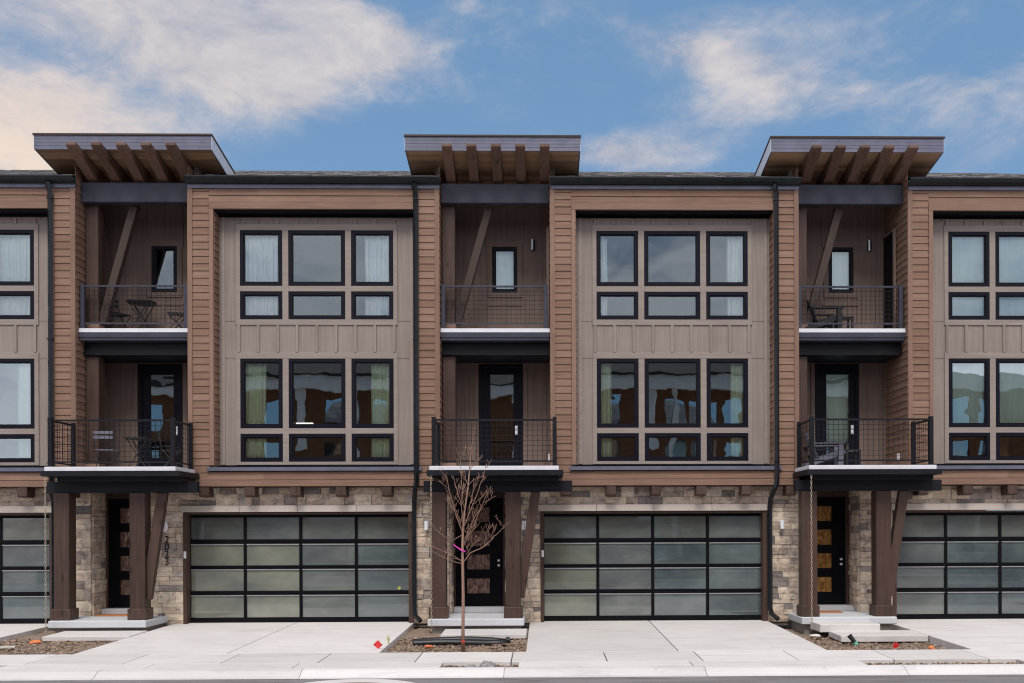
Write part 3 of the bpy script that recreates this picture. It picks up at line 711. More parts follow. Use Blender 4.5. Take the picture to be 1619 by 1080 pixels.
# a cabinet in the right house
m = MB(); m.box(1.0, 1.6, 0.9, 1.4, 3.31, 4.0); m.box(2.1, 2.6, 0.9, 1.4, 3.31, 4.05)
o = m.build('cabinet', M['roomwood']); o.location = (U2 + P, 0, 0); tag(o, 'honey coloured wooden cabinet seen through the small lower windows of the right house', 'cabinet')
m = MB(); m.box(0, .36, 0, .06, 0, .05); o = m.build('glowing_bar', M['white']); o.location = (U2 - P + 2.14, 0.40, 4.26); tag(o, 'small white bar on the sill inside the large lower window of house 2023', 'light bar')
es = bpy.data.materials.new('lit_bar'); es.use_nodes = True; e_ = es.node_tree.nodes['Principled BSDF']; e_.inputs['Emission Color'].default_value = (1, .95, .8, 1); e_.inputs['Emission Strength'].default_value = 1.3  # white bar given emission of its own
o.data.materials[0] = es

# ------------------------------------------------------------------ rain chains
for k, lb in ((1, 'bronze rain chain hanging from the left balcony corner beside house 2023'), (2, 'bronze rain chain hanging behind the sapling from the middle balcony'), (3, 'bronze rain chain hanging from the balcony of the right house')):
    m = MB(); z = 3.10; i = 0
    while z > -0.06:
        h = 0.036
        pts = []
        for q in range(9):
            w = 2 * math.pi * q / 8; a = 0.015 * math.cos(w); b = h * math.sin(w)
            pts.append((a, 0, z + b) if i % 2 else (0, a, z + b))
        m.tube(pts, 0.0048, 5, caps=False); z -= 0.058; i += 1
    o = m.build('rain_chain', M['brass'], smooth=True); o.location = (U2 + (k - 2) * P - 2.415, -1.13, 0)
    tag(o, lb, 'rain chain', 'rain chains at the balcony corners')

# ------------------------------------------------------------------ furniture
def bistro_chair(x, y, z, rz, mat, label):
    r = empty('folding_chair', (x, y, z), rz, label, 'chair', 'folding bistro chairs')
    m = MB()
    for i in range(5): m.box(-.19, .19, -.18 + i * .078, -.18 + i * .078 + .06, .43, .445)
    m.build('seat', M[mat], r)
    m = MB()
    for zz in (.66, .76): m.box(-.20, .20, .245, .262, zz, zz + .065)
    m.build('backrest', M[mat], r)
    for sx in (-.19, .19):
        m = MB(); m.tube([(sx, -.20, 0), (sx, .02, .26), (sx, .20, .46), (sx, .25, .83)], .011, 6)
        m.tube([(sx * .93, .22, 0), (sx * .93, .02, .24), (sx * .93, -.18, .43)], .011, 6); m.build('leg', M['chair_black'], r)
    m = MB(); m.tube([(-.19, -.17, .035), (.19, -.17, .035)], .008, 6); m.tube([(-.18, .2, .03), (.18, .2, .03)], .008, 6); m.build('stretcher', M['chair_black'], r)
def bistro_table(x, y, z, label):
    r = empty('bistro_table', (x, y, z), 0, label, 'table', 'round bistro tables')
    m = MB(); m.disc((0, 0, .70), .31, .022, 32); m.build('tabletop', M['chair_black'], r)
    for sy in (-.16, .16):
        m = MB(); m.tube([(-.24, sy, 0), (.0, sy, .35), (.22, sy, .70)], .011, 6); m.tube([(.24, sy * .9, 0), (.0, sy * .9, .35), (-.22, sy * .9, .70)], .011, 6); m.build('leg', M['chair_black'], r)
    for pp in ([(-.2, -.16, .06), (-.2, .16, .06)], [(.2, -.16, .06), (.2, .16, .06)], [(-.16, 0, .65), (0, 0, .35), (.16, 0, .65)]):
        m = MB(); m.tube(pp, .008, 6); m.build('stretcher', M['chair_black'], r)
U1 = U2 - P; U3 = U2 + P
bistro_chair(U1 - 1.82, .78, FLOOR3, R(62), 'chair_black', 'black folding chair left of the round table on the upper left balcony')
bistro_table(U1 - 1.32, .80, FLOOR3, 'round black bistro table with crossed legs on the top balcony of house 2023')
bistro_chair(U1 - .52, .72, FLOOR3, R(-75), 'chair_black', 'black folding chair right of the round table on the upper left balcony')
bistro_chair(U1 - 1.80, .20, FLOOR2, R(185), 'chair_grey', 'grey slatted folding chair seen from behind on the lower left balcony')
bistro_table(U1 - 1.24, .50, FLOOR2, 'round black bistro table on the lower balcony of house 2023')
bistro_chair(U1 - .50, .35, FLOOR2, R(110), 'chair_black', 'black folding chair before the glass door on the lower left balcony')
def adirondack(x, y, z, rz, mat, label):
    r = empty('garden_armchair', (x, y, z), rz, label, 'armchair', 'low slatted armchairs')
    m = MB()      # seat faces -Y
    for i in range(6):
        t = i / 5; m.bar((-.26, -.30 + t * .46, .34 - t * .12), (.26, -.30 + t * .46, .34 - t * .12), .075, .018)
    m.build('seat', M[mat], r)
    m = MB()
    for i in range(5):
        xx = -.2 + i * .1; top = .74 - abs(i - 2) * .03
        m.bar((xx, .16, .20), (xx * 1.15, .40, top), .085, .018, up=(1, 0, 0) if False else (0, 1, .4))
    m.build('backrest', M[mat], r)
    for sx in (-.33, .33):
        m = MB(); m.box(sx - .06, sx + .06, -.36, .32, .475, .497); m.build('armrest', M[mat], r)
        m = MB(); m.box(sx - .045, sx + .045, -.32, -.22, 0, .475); m.bar((sx * .88, -.36, .33), (sx * .88, .44, .03), .025, .11); m.build('leg', M[mat], r)
def side_table(x, y, z, s, h, label):
    r = empty('side_table', (x, y, z), 0, label, 'side table', 'low side tables')
    m = MB()
    for i in range(4): m.box(-s, s, -s + i * s / 2, -s + (i + .9) * s / 2, h - .022, h)
    m.build('tabletop', M['chair_black'], r)
    for sx in (-1, 1):
        for sy in (-1, 1):
            m = MB(); m.box(sx * s * .85 - .022, sx * s * .85 + .022, sy * s * .85 - .022, sy * s * .85 + .022, 0, h - .022); m.build('leg', M['chair_black'], r)
adirondack(U3 - 1.66, .62, FLOOR3, R(90), 'chair_black', 'black slatted armchair on the top balcony of the right house')
side_table(U3 - 1.16, .70, FLOOR3, .17, .36, 'low black side table on the top balcony of the right house')
adirondack(U3 - 1.88, -.30, FLOOR2, R(80), 'chair_grey', 'grey slatted armchair on the lower balcony of the right house')
adirondack(U3 - 1.75, .62, FLOOR2, R(75), 'chair_black', 'black armchair behind the grey one on the lower balcony of the right house')
side_table(U3 - 1.33, -.28, FLOOR2, .16, .37, 'low black side table beside the grey armchair')

for k, lb in ((1, 'orange doormat on the porch of house 2023'), (3, 'orange doormat on the porch of the right house')):
    m = MB(); m.box(-.36, .36, -.2, .2, 0, .018); o = m.build('doormat', M['mat_orange'], bevel=.004); o.location = (U2 + (k - 2) * P - 1.72, .36, .179); tag(o, lb, 'doormat', 'orange doormats')

# ------------------------------------------------------------------ ground
GZ = lambda y: -0.006 + 0.02 * y if y < 0.3 else 0.0
def slab(mb, x0, x1, y0, y1, th=.12, dz=0.0, tint=.5, g=.005):
    g *= 1.7; x0 += g; x1 -= g; y0 += g; y1 -= g
    z0, z1 = GZ(y0) + dz, GZ(y1) + dz
    mb.hexa([(x0, y0, z0 - th), (x1, y0, z0 - th), (x1, y1, z1 - th), (x0, y1, z1 - th), (x0, y0, z0), (x1, y0, z0), (x1, y1, z1), (x0, y1, z1)], tint)
rg = random.Random(5)
m = MB(); m.box(-300, 300, -300, 300, -.8, -.55); o = m.build('ground', M['soil']); o['kind'] = 'structure'
m = MB()
for k in (-1, 0, 1, 2, 3, 4):
    ox = U2 + (k - 2) * P
    for a, b in ((-.48, 2.12), (2.12, 4.68)): slab(m, ox + a, ox + b, -3.98, .52, .3, 0, rg.random())
o = m.build('driveway', M['concrete'], bevel=.006); o['kind'] = 'structure'
m = MB(); x = -25.0
while x < 25:
    slab(m, x, x + 1.53, -5.04, -3.98, .3, 0, rg.random()); x += 1.53
o = m.build('sidewalk', M['concrete'], bevel=.006); o['kind'] = 'structure'
# paved strip behind the kerb, open at three planting pits
pits = [(U1 - 8.2, U1 - .92), (U2 - 1.76, U2 - .57), (U3 - 2.80, U3 - .25)]
m = MB(); segs = [(-25, pits[0][0]), (pits[0][1], pits[1][0]), (pits[1][1], pits[2][0]), (pits[2][1], 25)]
for a, b in segs:
    n = max(1, round((b - a) / 2.3))
    for i in range(n): slab(m, a + (b - a) * i / n, a + (b - a) * (i + 1) / n, -5.55, -5.04, .3, 0, rg.random(), .004)
o = m.build('kerb_strip', M['concrete'], bevel=.006); o['kind'] = 'structure'
m = MB(); x = -25.0; zc = GZ(-5.55)
while x < 25:
    a, b = x + .004, min(25, x + 3.05) - .004
    m.prism_x(a, b, [(-5.552, zc), (-5.65, zc), (-5.72, zc - .012), (-5.80, zc - .05), (-5.86, zc - .085), (-5.96, zc - .10), (-5.96, zc - .4), (-5.552, zc - .4)], rg.random()); x += 3.05
o = m.build('kerb', M['concrete_old']); o['kind'] = 'structure'
m = MB(); zr = zc - .098
m.face([(-300, -17.2, zr + .02), (300, -17.2, zr + .02), (300, -11, zr + .07), (-300, -11, zr + .07)]); m.face([(-300, -11, zr + .07), (300, -11, zr + .07), (300, -5.955, zr), (-300, -5.955, zr)])
o = m.build('road', M['asphalt'], fix=False); o['kind'] = 'structure'
m = MB(); m.box(-300, 300, -24.4, -17.2, -.4, -.10); o = m.build('opposite_pavement', M['concrete']); o['kind'] = 'structure'
# manhole collar in the road
cxm, cym = -2.65, -7.22
zm = zr + .07 * (-5.955 - cym) / 5.045 + .002
m = MB(); n = 48
for i in range(n):
    a, b = 2 * math.pi * i / n, 2 * math.pi * (i + 1) / n
    m.face([(math.cos(a) * .75, math.sin(a) * .75, .004), (math.cos(a) * 1.05, math.sin(a) * 1.05, .004), (math.cos(b) * 1.05, math.sin(b) * 1.05, .004), (math.cos(b) * .75, math.sin(b) * .75, .004)])
o = m.build('manhole', M['concrete_old']); o.location = (cxm, cym, zm + .004); tag(o, 'pale concrete ring around a rusty manhole cover in the road', 'manhole')
m = MB(); m.disc((0, 0, .003), .74, .003, 40); m.build('manhole_cover', M['bark'], o)

# soil beds
def bed(name, x0, x1, y0, y1, dz, seed, amp=.03, n=90):
    rnd = random.Random(seed); m = MB(); nx = n; ny = max(6, int(n * (y1 - y0) / (x1 - x0))); ny = min(ny, 90)
    from mathutils import noise as mn
    idx = []
    for j in range(ny + 1):
        row = []
        for i in range(nx + 1):
            x = x0 + (x1 - x0) * i / nx; y = y0 + (y1 - y0) * j / ny
            h = mn.noise((x * 2.2, y * 2.2, seed)) * amp + mn.noise((x * 9, y * 9, seed)) * amp * .7 + mn.noise((x * 28, y * 28, seed)) * amp * .4
            row.append(len(m.v)); m.v.append((x, y, GZ(y) + dz + h))
        idx.append(row)
    for j in range(ny):
        for i in range(nx): m.f.append((idx[j][i], idx[j][i + 1], idx[j + 1][i + 1], idx[j + 1][i])); m.t.append(.5)
    o = m.build(name, M['soil'], fix=False, smooth=True); o['kind'] = 'structure'; return o
def lump(m, rnd, x, y, z, r, t):
    # small irregular octahedral clod
    v = []
    for d in ((1, 0, 0), (0, 1, 0), (-1, 0, 0), (0, -1, 0), (0, 0, 1), (0, 0, -1)):
        q = r * rnd.uniform(.55, 1.25); v.append((x + d[0] * q + rnd.uniform(-.2, .2) * r, y + d[1] * q + rnd.uniform(-.2, .2) * r, z + d[2] * q * .7))
    b = len(m.v); m.v += v
    for f in ((0, 1, 4), (1, 2, 4), (2, 3, 4), (3, 0, 4), (1, 0, 5), (2, 1, 5), (3, 2, 5), (0, 3, 5)): m.f.append(tuple(b + q for q in f)); m.t.append(t)
clods = MB(); rc = random.Random(8)
def scatter(x0, x1, y0, y1, dz, n):
    for _ in range(n):
        x, y = rc.uniform(x0, x1), rc.uniform(y0, y1); r = rc.choice((.006, .008, .01, .014, .02, .03)) * rc.uniform(.7, 1.2)
        lump(clods, rc, x, y, GZ(y) + dz + r * .2, r, rc.random() ** 1.0 * .97)
for k in (0, 1, 2, 3):
    ox = U2 + (k - 2) * P; dz = -.15 if k == 3 else -.10
    bed('soil_bed', ox - 2.97, ox - .47, -4.0, .0, dz, k + 1, .035)
    scatter(ox - 2.95, ox - .5, -3.97, -1.4, dz + .01, 2600)
    scatter(ox - 2.95, ox - .5, -4.0, -3.6, dz + .02, 500)
for i, (a, b) in enumerate(pits):
    bed('soil_pit', a, b, -5.56, -5.03, -.075, 20 + i, .03); scatter(a + .02, b - .02, -5.53, -5.06, -.06, int(280 * (b - a)))
o = clods.build('soil_clods', M['clod'], fix=False); tag(o, 'crumbs of bare earth and gravel scattered over the planting beds', 'soil crumbs', None, 'stuff')
# walkway slabs
for k in (0, 1, 2, 3):
    ox = U2 + (k - 2) * P; m = MB()
    if k == 3:
        slab(m, ox - 2.18, ox - .50, -2.25, -1.42, .12, .005); m.box(ox - 2.35, ox - 1.16, -1.50, -.735, -.06, .10, .6)
    else:
        slab(m, ox - 2.18, ox - .50, -1.75, -.86, .09, 0.005)
    o = m.build('walkway', M['concrete'], bevel=.01); o['kind'] = 'structure'

# ------------------------------------------------------------------ sapling
tx, ty = U2 - 1.60, -3.3
def tp(cx_, cy_): return ((cx_ / 5.14 + 690 - 732) / 89.3, (838 - (690 + cy_ / 5.14)) / 89.3 + 1.98)
rt = random.Random(21)
root = empty('sapling', (tx, ty, -.12), 0, 'bare young tree with a pink ribbon in the bed before the middle entrance', 'tree')
tr = MB(); br = MB()
trunk = [(0, 0, -.05, .036), (0.0, 0, .35, .029), (.005, .01, .9, .026), (0.0, 0, 1.45, .024)]
main = [(212, 1040), (214, 900), (217, 760), (232, 600), (258, 420), (270, 290), (278, 190), (292, 60), (308, -60), (318, -100)]
pts = [Vector(p[:3]) for p in trunk]; rad = [p[3] for p in trunk]
for i, q in enumerate(main[1:]):
    a, b = tp(*q); pts.append(Vector((a, .01 * i, b + .12))); rad.append(max(.003, .021 * (1 - i / 8.5)))
tr.tube(pts, rad, 10); 
def limb(pp, r0, r1=.0028, twigs=5, yd=None):
    yd = yd if yd is not None else rt.uniform(-.28, .28); P3 = []
    n = len(pp)
    for i, q in enumerate(pp):
        a, b = tp(*q); P3.append(Vector((a + rt.uniform(-.006, .006), yd * (i / (n - 1)) ** .8, b + .12)))
    # subdivide for natural bends
    Q = [P3[0]]
    for i in range(n - 1):
        mid = (P3[i] + P3[i + 1]) / 2 + Vector((rt.uniform(-1, 1), rt.uniform(-1, 1), rt.uniform(-1, 1))) * .012; Q += [mid, P3[i + 1]]
    r0 *= .78; R_ = [r0 + (r1 - r0) * i / (len(Q) - 1) for i in range(len(Q))]
    br.tube(Q, R_, 7)
    for _ in range(twigs):
        i = rt.randint(1, len(Q) - 2); d = (Q[i + 1] - Q[i]).normalized(); s = rt.choice((-1, 1))
        a = Q[i]; L = rt.uniform(.07, .22)
        side = Vector((s * rt.uniform(.3, .75), rt.uniform(-.5, .5), rt.uniform(.3, .9)))
        e = a + (d * .5 + side).normalized() * L; mid = (a + e) / 2 + Vector((s * .012, 0, -.006))
        br.tube([a, mid, e], [R_[i] * .5 + .0012, .003, .002], 5)
        if rt.random() < .75:
            e2 = mid + (d * .6 + side * Vector((-.6, 1, 1)) if False else mid * 0 + Vector((-s * .4, rt.uniform(-.4, .4), .9))).normalized() * L * .5
            br.tube([mid, e2], [.0028, .0018], 5)
for pp, r0, tw, yd in [
    ([(215, 1030), (270, 950), (370, 905), (440, 850), (500, 790), (560, 720), (600, 700)], .013, 5, -.1),
    ([(395, 885), (405, 800), (430, 720)], .006, 4, -.1), ([(440, 850), (455, 800), (470, 745)], .005, 3, -.12), ([(545, 740), (530, 715), (520, 685)], .004, 1, -.1),
    ([(205, 1030), (110, 1000), (30, 960), (-70, 900), (-110, 860)], .009, 4, -.15),
    ([(210, 1020), (150, 975), (60, 930), (-60, 880), (-120, 830)], .008, 4, .1),
    ([(208, 800), (120, 850), (60, 800), (0, 745), (-40, 690)], .007, 4, -.2),
    ([(200, 1000), (110, 990), (105, 900), (98, 780)], .006, 3, .1),
    ([(210, 780), (170, 650), (140, 540), (110, 430), (90, 320), (55, 295)], .011, 7, -.12),
    ([(110, 430), (60, 385), (25, 365)], .005, 2, -.14),
    ([(212, 760), (160, 600), (120, 560), (95, 530)], .006, 3, .15),
    ([(215, 720), (205, 560), (175, 470), (150, 380), (135, 320)], .010, 6, .15),
    ([(208, 560), (215, 430), (205, 300), (200, 200), (205, 150)], .008, 6, .05),
    ([(222, 740), (260, 650), (300, 550), (350, 420), (380, 350), (395, 290), (415, 220)], .012, 8, -.05),
    ([(265, 590), (290, 500), (300, 420), (300, 330)], .007, 5, .15),
    ([(225, 880), (255, 780), (290, 700), (340, 610), (380, 540), (430, 440)], .010, 7, .1),
    ([(380, 540), (430, 515), (480, 485)], .005, 2, .1),
    ([(220, 900), (260, 800), (320, 690), (360, 600)], .008, 5, -.2),
    ([(240, 960), (280, 900), (310, 870), (350, 840)], .006, 4, -.1),
    ([(262, 400), (235, 330), (230, 260)], .006, 3, .05), ([(272, 290), (300, 230), (330, 190)], .005, 3, -.05),
    ([(278, 185), (240, 150), (220, 120)], .005, 3, 0), ([(282, 150), (300, 120), (305, 80)], .005, 3, .05), ([(262, 400), (300, 350), (330, 340)], .006, 3, .1),
    ([(170, 650), (130, 560), (100, 490)], .005, 3, -.2), ([(300, 550), (340, 520), (380, 490), (420, 430)], .006, 4, -.15),
    ([(225, 830), (300, 760), (370, 560)], .007, 6, .05), ([(235, 600), (205, 480), (230, 380)], .006, 4, -.1)]:
    limb(pp, r0, twigs=tw + 2, yd=yd)
tr.build('trunk', M['bark'], root, smooth=True); br.build('branches', M['bark'], root, smooth=True)
m = MB(); a = tp(222, 925); b = tp(140, 880); m.tube([(a[0] + .035, -.03, a[1] + .10), (a[0], -.05, a[1] + .12), (a[0] - .04, -.03, a[1] + .13), (b[0], -.03, b[1] + .13)], [.012, .014, .012, .009], 6); m.build('ribbon', M['pink'], root)
m = MB(); m.tube([(0, 0, .12), (0, 0, .15)], .034, 10); m.build('trunk_tag', M['red'], root)

# ------------------------------------------------------------------ things lying about
def pipe(pts, r):
    m = MB(); Q = []
    pts = [Vector(p) for p in pts]
    for i in range(len(pts) - 1):
        p0 = pts[max(i - 1, 0)]; p1 = pts[i]; p2 = pts[i + 1]; p3 = pts[min(i + 2, len(pts) - 1)]
        for s in range(14):
            t = s / 14; Q.append(.5 * ((2 * p1) + (p2 - p0) * t + (2 * p0 - 5 * p1 + 4 * p2 - p3) * t * t + (3 * p1 - p0 - 3 * p2 + p3) * t ** 3))
    Q.append(pts[-1]); rr = [r * (1 + (.10 if i % 2 else -.02)) for i in range(len(Q))]
    m.tube(Q, rr, 14); return m
bx = U2 - 1.60; z_ = -.10
m = pipe([(-1.0, -.12, .0), (-.6, -.02, .02), (-.1, .04, .03), (.35, .0, .02), (.62, -.06, .0), (.70, -.16, -.005), (.55, -.24, -.01), (.2, -.20, -.01), (-.2, -.16, .0), (-.6, -.16, -.0), (-.98, -.2, -.01)], .062)
o = m.build('drain_pipe', M['pipe'], smooth=True); o.location = (bx, -2.35, -.10); tag(o, 'black corrugated drain pipe folded on the soil behind the sapling', 'drain pipe')
m = MB(); m.tube([(.72, -.02, .02), (.80, -.02, .03)], .06, 14); m.build('pipe_end', M['pipe'], o)

def flag(x, y, z, label, rz, s=.085):
    r = empty('marker_flag', (x, y, z), rz, label, 'marker flag', 'red marker flags')
    m = MB(); n = 6
    top = []; bot = []
    for i in range(n + 1):
        u = i / n; yv = .02 * math.sin(u * 5)
        top.append((-s + 2 * s * u, yv, s * (1 - abs(2 * u - 1)) + .09)); bot.append((-s + 2 * s * u, yv + .02, -s * (1 - abs(2 * u - 1)) * .9 + .09))
    for i in range(n): m.face([bot[i], bot[i + 1], top[i + 1], top[i]])
    fl = m.build('flag', M['red'], r, fix=False); md = fl.modifiers.new('s', 'SOLIDIFY'); md.thickness = .003
    m = MB(); m.tube([(0, .03, 0), (0.02, .03, .10), (.03, .02, .17)], .004, 5); m.build('stake', M['alu'], r)
flag(U2 - 3.06, -3.55, -.10, 'red marker flag beside the driveway of house 2023', 0)
flag(U3 - 1.54, -3.35, -.19, 'red marker flag lying in the bed of the right house', .4, .07)
m = MB()
for i in range(9):
    a = i * .7; m.tube([(0, 0, 0), (.012 * math.cos(a), .012 * math.sin(a), .10), (.05 * math.cos(a), .05 * math.sin(a), .10 + .015 * i)], [.006, .005, .002], 5)
o = m.build('weed', M['weed']); o.location = (U2 - 2.98, -2.9, -.10); tag(o, 'yellow green weed at the edge of the driveway of house 2023', 'weed')
m = MB(); m.tube([(0, 0, 0), (-.05, .02, .075), (-.09, .04, .13)], [.042, .042, .05], 16)
o = m.build('pipe_stub', M['pipe'], smooth=False); o.location = (U3 - 2.02, -2.55, -.13); tag(o, 'black pipe stub with a green cap in the bed of the right house', 'pipe stub')
m = MB(); m.tube([(0, 0, 0), (.03, -.012, -.045)], .043, 16); m.build('cap', M['green'], o)
rr = random.Random(3)
def rock(x, y, z, r, mat, name, label, cat, flat=.6, n=10, group=None):
    import bmesh
    bm = bmesh.new(); bmesh.ops.create_icosphere(bm, subdivisions=3, radius=r)
    from mathutils import noise as mn
    sd = rr.random() * 50
    for v in bm.verts:
        k = 1 + .35 * mn.noise(v.co / r * 1.3 + Vector((sd, 0, 0))) + .15 * mn.noise(v.co / r * 4 + Vector((sd, 0, 0))); v.co = Vector((v.co.x * k, v.co.y * k * .8, v.co.z * k * flat))
    me = bpy.data.meshes.new(name); bm.to_mesh(me); bm.free(); me.materials.append(M[mat]); o = bpy.data.objects.new(name, me); COL.objects.link(o); o.location = (x, y, z)
    return tag(o, label, cat, group)
rock(U2 - 1.05, -5.30, -.145, .125, 'rock', 'rock', 'grey rock lying in the small pit between kerb and sidewalk', 'rock', .7)
rock(U2 - 1.30, -5.32, -.16, .09, 'rock', 'rock', 'smaller grey rock at the left of the larger one in the kerb pit', 'rock', .6)
rock(U1 - 2.15, -2.0, -.11, .10, 'orange', 'brick_piece', 'reddish broken brick in the bed beside house 2023', 'brick piece', .4)
rock(U2 - 2.25, -2.95, -.12, .07, 'orange', 'brick_piece', 'small orange brick piece in front of the black drain pipe', 'brick piece', .5)
rock(U3 - .9, -3.3, -.16, .06, 'orange', 'brick_piece', 'orange brick piece at the right end of the right house\'s bed', 'brick piece', .9)
rock(U3 - 2.45, -1.5, -.12, .11, 'scrap', 'splash_stone', 'pale flat stone under the rain chain of the right house', 'stone', .25)
rock(U2 - 2.35, -2.1, -.12, .13, 'scrap', 'splash_stone', 'pale flat stone behind the left end of the black drain pipe', 'stone', .25)
rock(U1 - 2.4, -3.1, -.10, .0, 'scrap', 'pebble', 'x', 'pebble') if False else None
m = MB(); m.box(-.22, .22, -.04, .04, 0, .02); o = m.build('wood_offcut', M['scrap']); o.location = (U1 - 2.28, -2.9, -.10); o.rotation_euler = (0, .02, .35); tag(o, 'pale wood offcut lying in the bed at the left edge', 'wood offcut')
m = MB(); m.tube([(-.28, 0, 0), (0, .01, .015), (.28, .05, .01)], .009, 5); o = m.build('stick', M['bark']); o.location = (U2 - .82, -3.0, -.085); tag(o, 'thin dry stick in the bed right of the sapling', 'stick')
m = MB(); m.disc((0, 0, 0), .042, .004, 5); o = m.build('sticker', M['weed']); o.rotation_euler = (R(90), 0, .3); o.location = (U1 + 4.33, .512, .73); tag(o, 'yellow sticker on the garage door of house 2023', 'sticker')

# ------------------------------------------------------------------ the row across the street (seen mirrored in the windows)
b = empty('apartment_building', (0, -24.5, 0), 0, 'brown row with a dark roof across the street, mirrored in the lower windows', 'building')
wn = []
for a, c in ((-26, -25), (-24.6, -23.6), (-21.5, -20.4), (-20, -19), (-16.6, -15.6), (-15.2, -14.4), (-13.3, -12.4), (-10.5, -9.5), (-9.2, -8.75), (-8.1, -7.6), (-5.4, -4.5), (-4.1, -3.2),
             (-1, 0), (.4, 1.3), (3.2, 3.7), (5.9, 6.8), (7.05, 7.6), (8.0, 8.4), (8.75, 9.5), (12, 13), (13.4, 14.3), (16.5, 17.5), (19.6, 20.5), (21, 22), (24.5, 25.5)):
    for z0_, z1_ in ((6.95, 8.3), (5.45, 6.2), (3.0, 4.7)):
        if a > -23.5: wn.append((a, c, z0_, z1_))
m = MB(); m.holes(-23.8, 30, 0, 9.2, -.3, 0, [w for w in wn]); m.build('wall', wood('far_cedar', (0.12, 0.045, 0.018), (0.27, 0.115, 0.05), 'x', 0.7), b)
m = MB()
for (a, c, z0_, z1_) in wn: m.face([(a, -.1, z0_), (c, -.1, z0_), (c, -.1, z1_), (a, -.1, z1_)])
m.build('window_glass', plain('far_glass', (0.62, 0.70, 0.74), 0.03, 1.0, 0.05), b, fix=False)
m = MB(); m.box(-23.8, 30, 0, .35, 8.65, 9.3)
for a in (-17.6, -11.75, -6.6, 5.0, 11.0, 15.4): m.box(a, a + .45, 0, .10, 5.9, 8.65)
X = -16.4
while X < 24:
    m.box(X - 2.2, X - .1, 0, 1.1, 3.1, 3.3); m.box(X - .25, X + .0, 0, .04, .3, 8.65); X += 7.6
m.build('white_band', plain('far_white', (0.85, 0.80, 0.74), 0.6), b)
m = MB(); m.prism_x(-23.8, 19.2, [(.5, 9.3), (.5, 9.4), (-4.5, 11.8), (-9.5, 9.4), (-9.5, 9.3)]); m.build('roof', plain('far_roof', (0.03, 0.03, 0.033), 0.95), b)
m = MB(); X = -22.0
while X < 24:
    for i in range(4):
        for j in range(4): m.box(X + .3 + i * 1.15, X + .3 + i * 1.15 + 1.08, 0, .03, .1 + j * .56, .58 + j * .56)
    X += 7.6
m.build('garage_door', plain('far_garage', (0.30, 0.34, 0.34), 0.25), b)

# ------------------------------------------------------------------ sky and light
w = bpy.data.worlds.new('World'); SC.world = w; w.use_nodes = True; t = w.node_tree; t.nodes.clear()
wo = N(t, 'ShaderNodeOutputWorld'); bg = N(t, 'ShaderNodeBackground'); bg.inputs['Strength'].default_value = 0.1
SUN_EL, SUN_AZ = R(56), R(183)      # azimuth clockwise from +Y: behind the camera
sky = N(t, 'ShaderNodeTexSky', sky_type='NISHITA'); sky.sun_disc = False; sky.sun_elevation = SUN_EL; sky.sun_rotation = SUN_AZ; sky.air_density = 1.0; sky.dust_density = 0.6; sky.ozone_density = 1.6
tc = N(t, 'ShaderNodeTexCoord'); sp = N(t, 'ShaderNodeSeparateXYZ'); t.links.new(tc.outputs['Generated'], sp.inputs[0])
az = math_(t, 'ARCTAN2', sp.outputs[0], sp.outputs[1]); el = math_(t, 'ARCSINE', sp.outputs[2])
def wn_(sx, sy, off, scale, detail=7, rough=.55, dist=.4):
    c = N(t, 'ShaderNodeCombineXYZ'); t.links.new(math_(t, 'MULTIPLY', az, sx), c.inputs[0]); t.links.new(math_(t, 'MULTIPLY', el, sy), c.inputs[1]); c.inputs[2].default_value = off
    return noise(t, c.outputs[0], scale, detail, rough, dist)
n1 = wn_(1.0, 1.9, 3.7, 4.2, 9, .62, .35); n2 = wn_(1.0, 2.0, 9.1, 11, 9, .65, .3); n3 = wn_(1, 1.6, 1.3, 1.6, 5, .5, .3)
def blob(a0, e0, sa, se, rot=0.0):
    da = math_(t, 'SUBTRACT', az, a0); de = math_(t, 'SUBTRACT', el, e0)
    c, s = math.cos(rot), math.sin(rot)
    u = math_(t, 'DIVIDE', math_(t, 'ADD', math_(t, 'MULTIPLY', da, c), math_(t, 'MULTIPLY', de, s)), sa)
    v = math_(t, 'DIVIDE', math_(t, 'SUBTRACT', math_(t, 'MULTIPLY', de, c), math_(t, 'MULTIPLY', da, s)), se)
    q = math_(t, 'ADD', math_(t, 'MULTIPLY', u, u), math_(t, 'MULTIPLY', v, v))
    return math_(t, 'POWER', 2.718, math_(t, 'MULTIPLY', q, -1.0))
def add(*a):
    r = a[0]
    for q in a[1:]: r = math_(t, 'ADD', r, q)
    return r
def A(px): return math.atan((px - 885) / 1490) + .0174
def E_(px, py): return math.atan((838 - py) / math.hypot(1490, px - 885))
blobs = [(270, 15, .29, .055, .03, .72), (30, 225, .17, .060, -.1, .85), (420, 90, .16, .045, -.1, .45), (560, 60, .07, .03, -.2, .4), (180, 130, .14, .04, 0, .25), (1250, 130, .35, .07, 0, .16), (850, 60, .10, .05, 0, .16), (440, 145, .040, .010, -.25, .6), (600, 65, .06, .03, -.2, .35),
         (1330, 150, .14, .028, -.15, .36), (1150, 105, .06, .015, -.35, .4), (965, 235, .05, .020, -.15, .62), (1590, 120, .12, .16, 0, .3), (730, 20, .05, .03, .8, .22), (1120, 235, .06, .04, 0, .25), (1180, 30, .16, .03, 0, .25)]
acc = None
for (px, py, sa, se, ro, wgt) in blobs:
    q = math_(t, 'MULTIPLY', blob(A(px), E_(px, py), sa, se, ro), wgt); acc = q if acc is None else math_(t, 'ADD', acc, q)
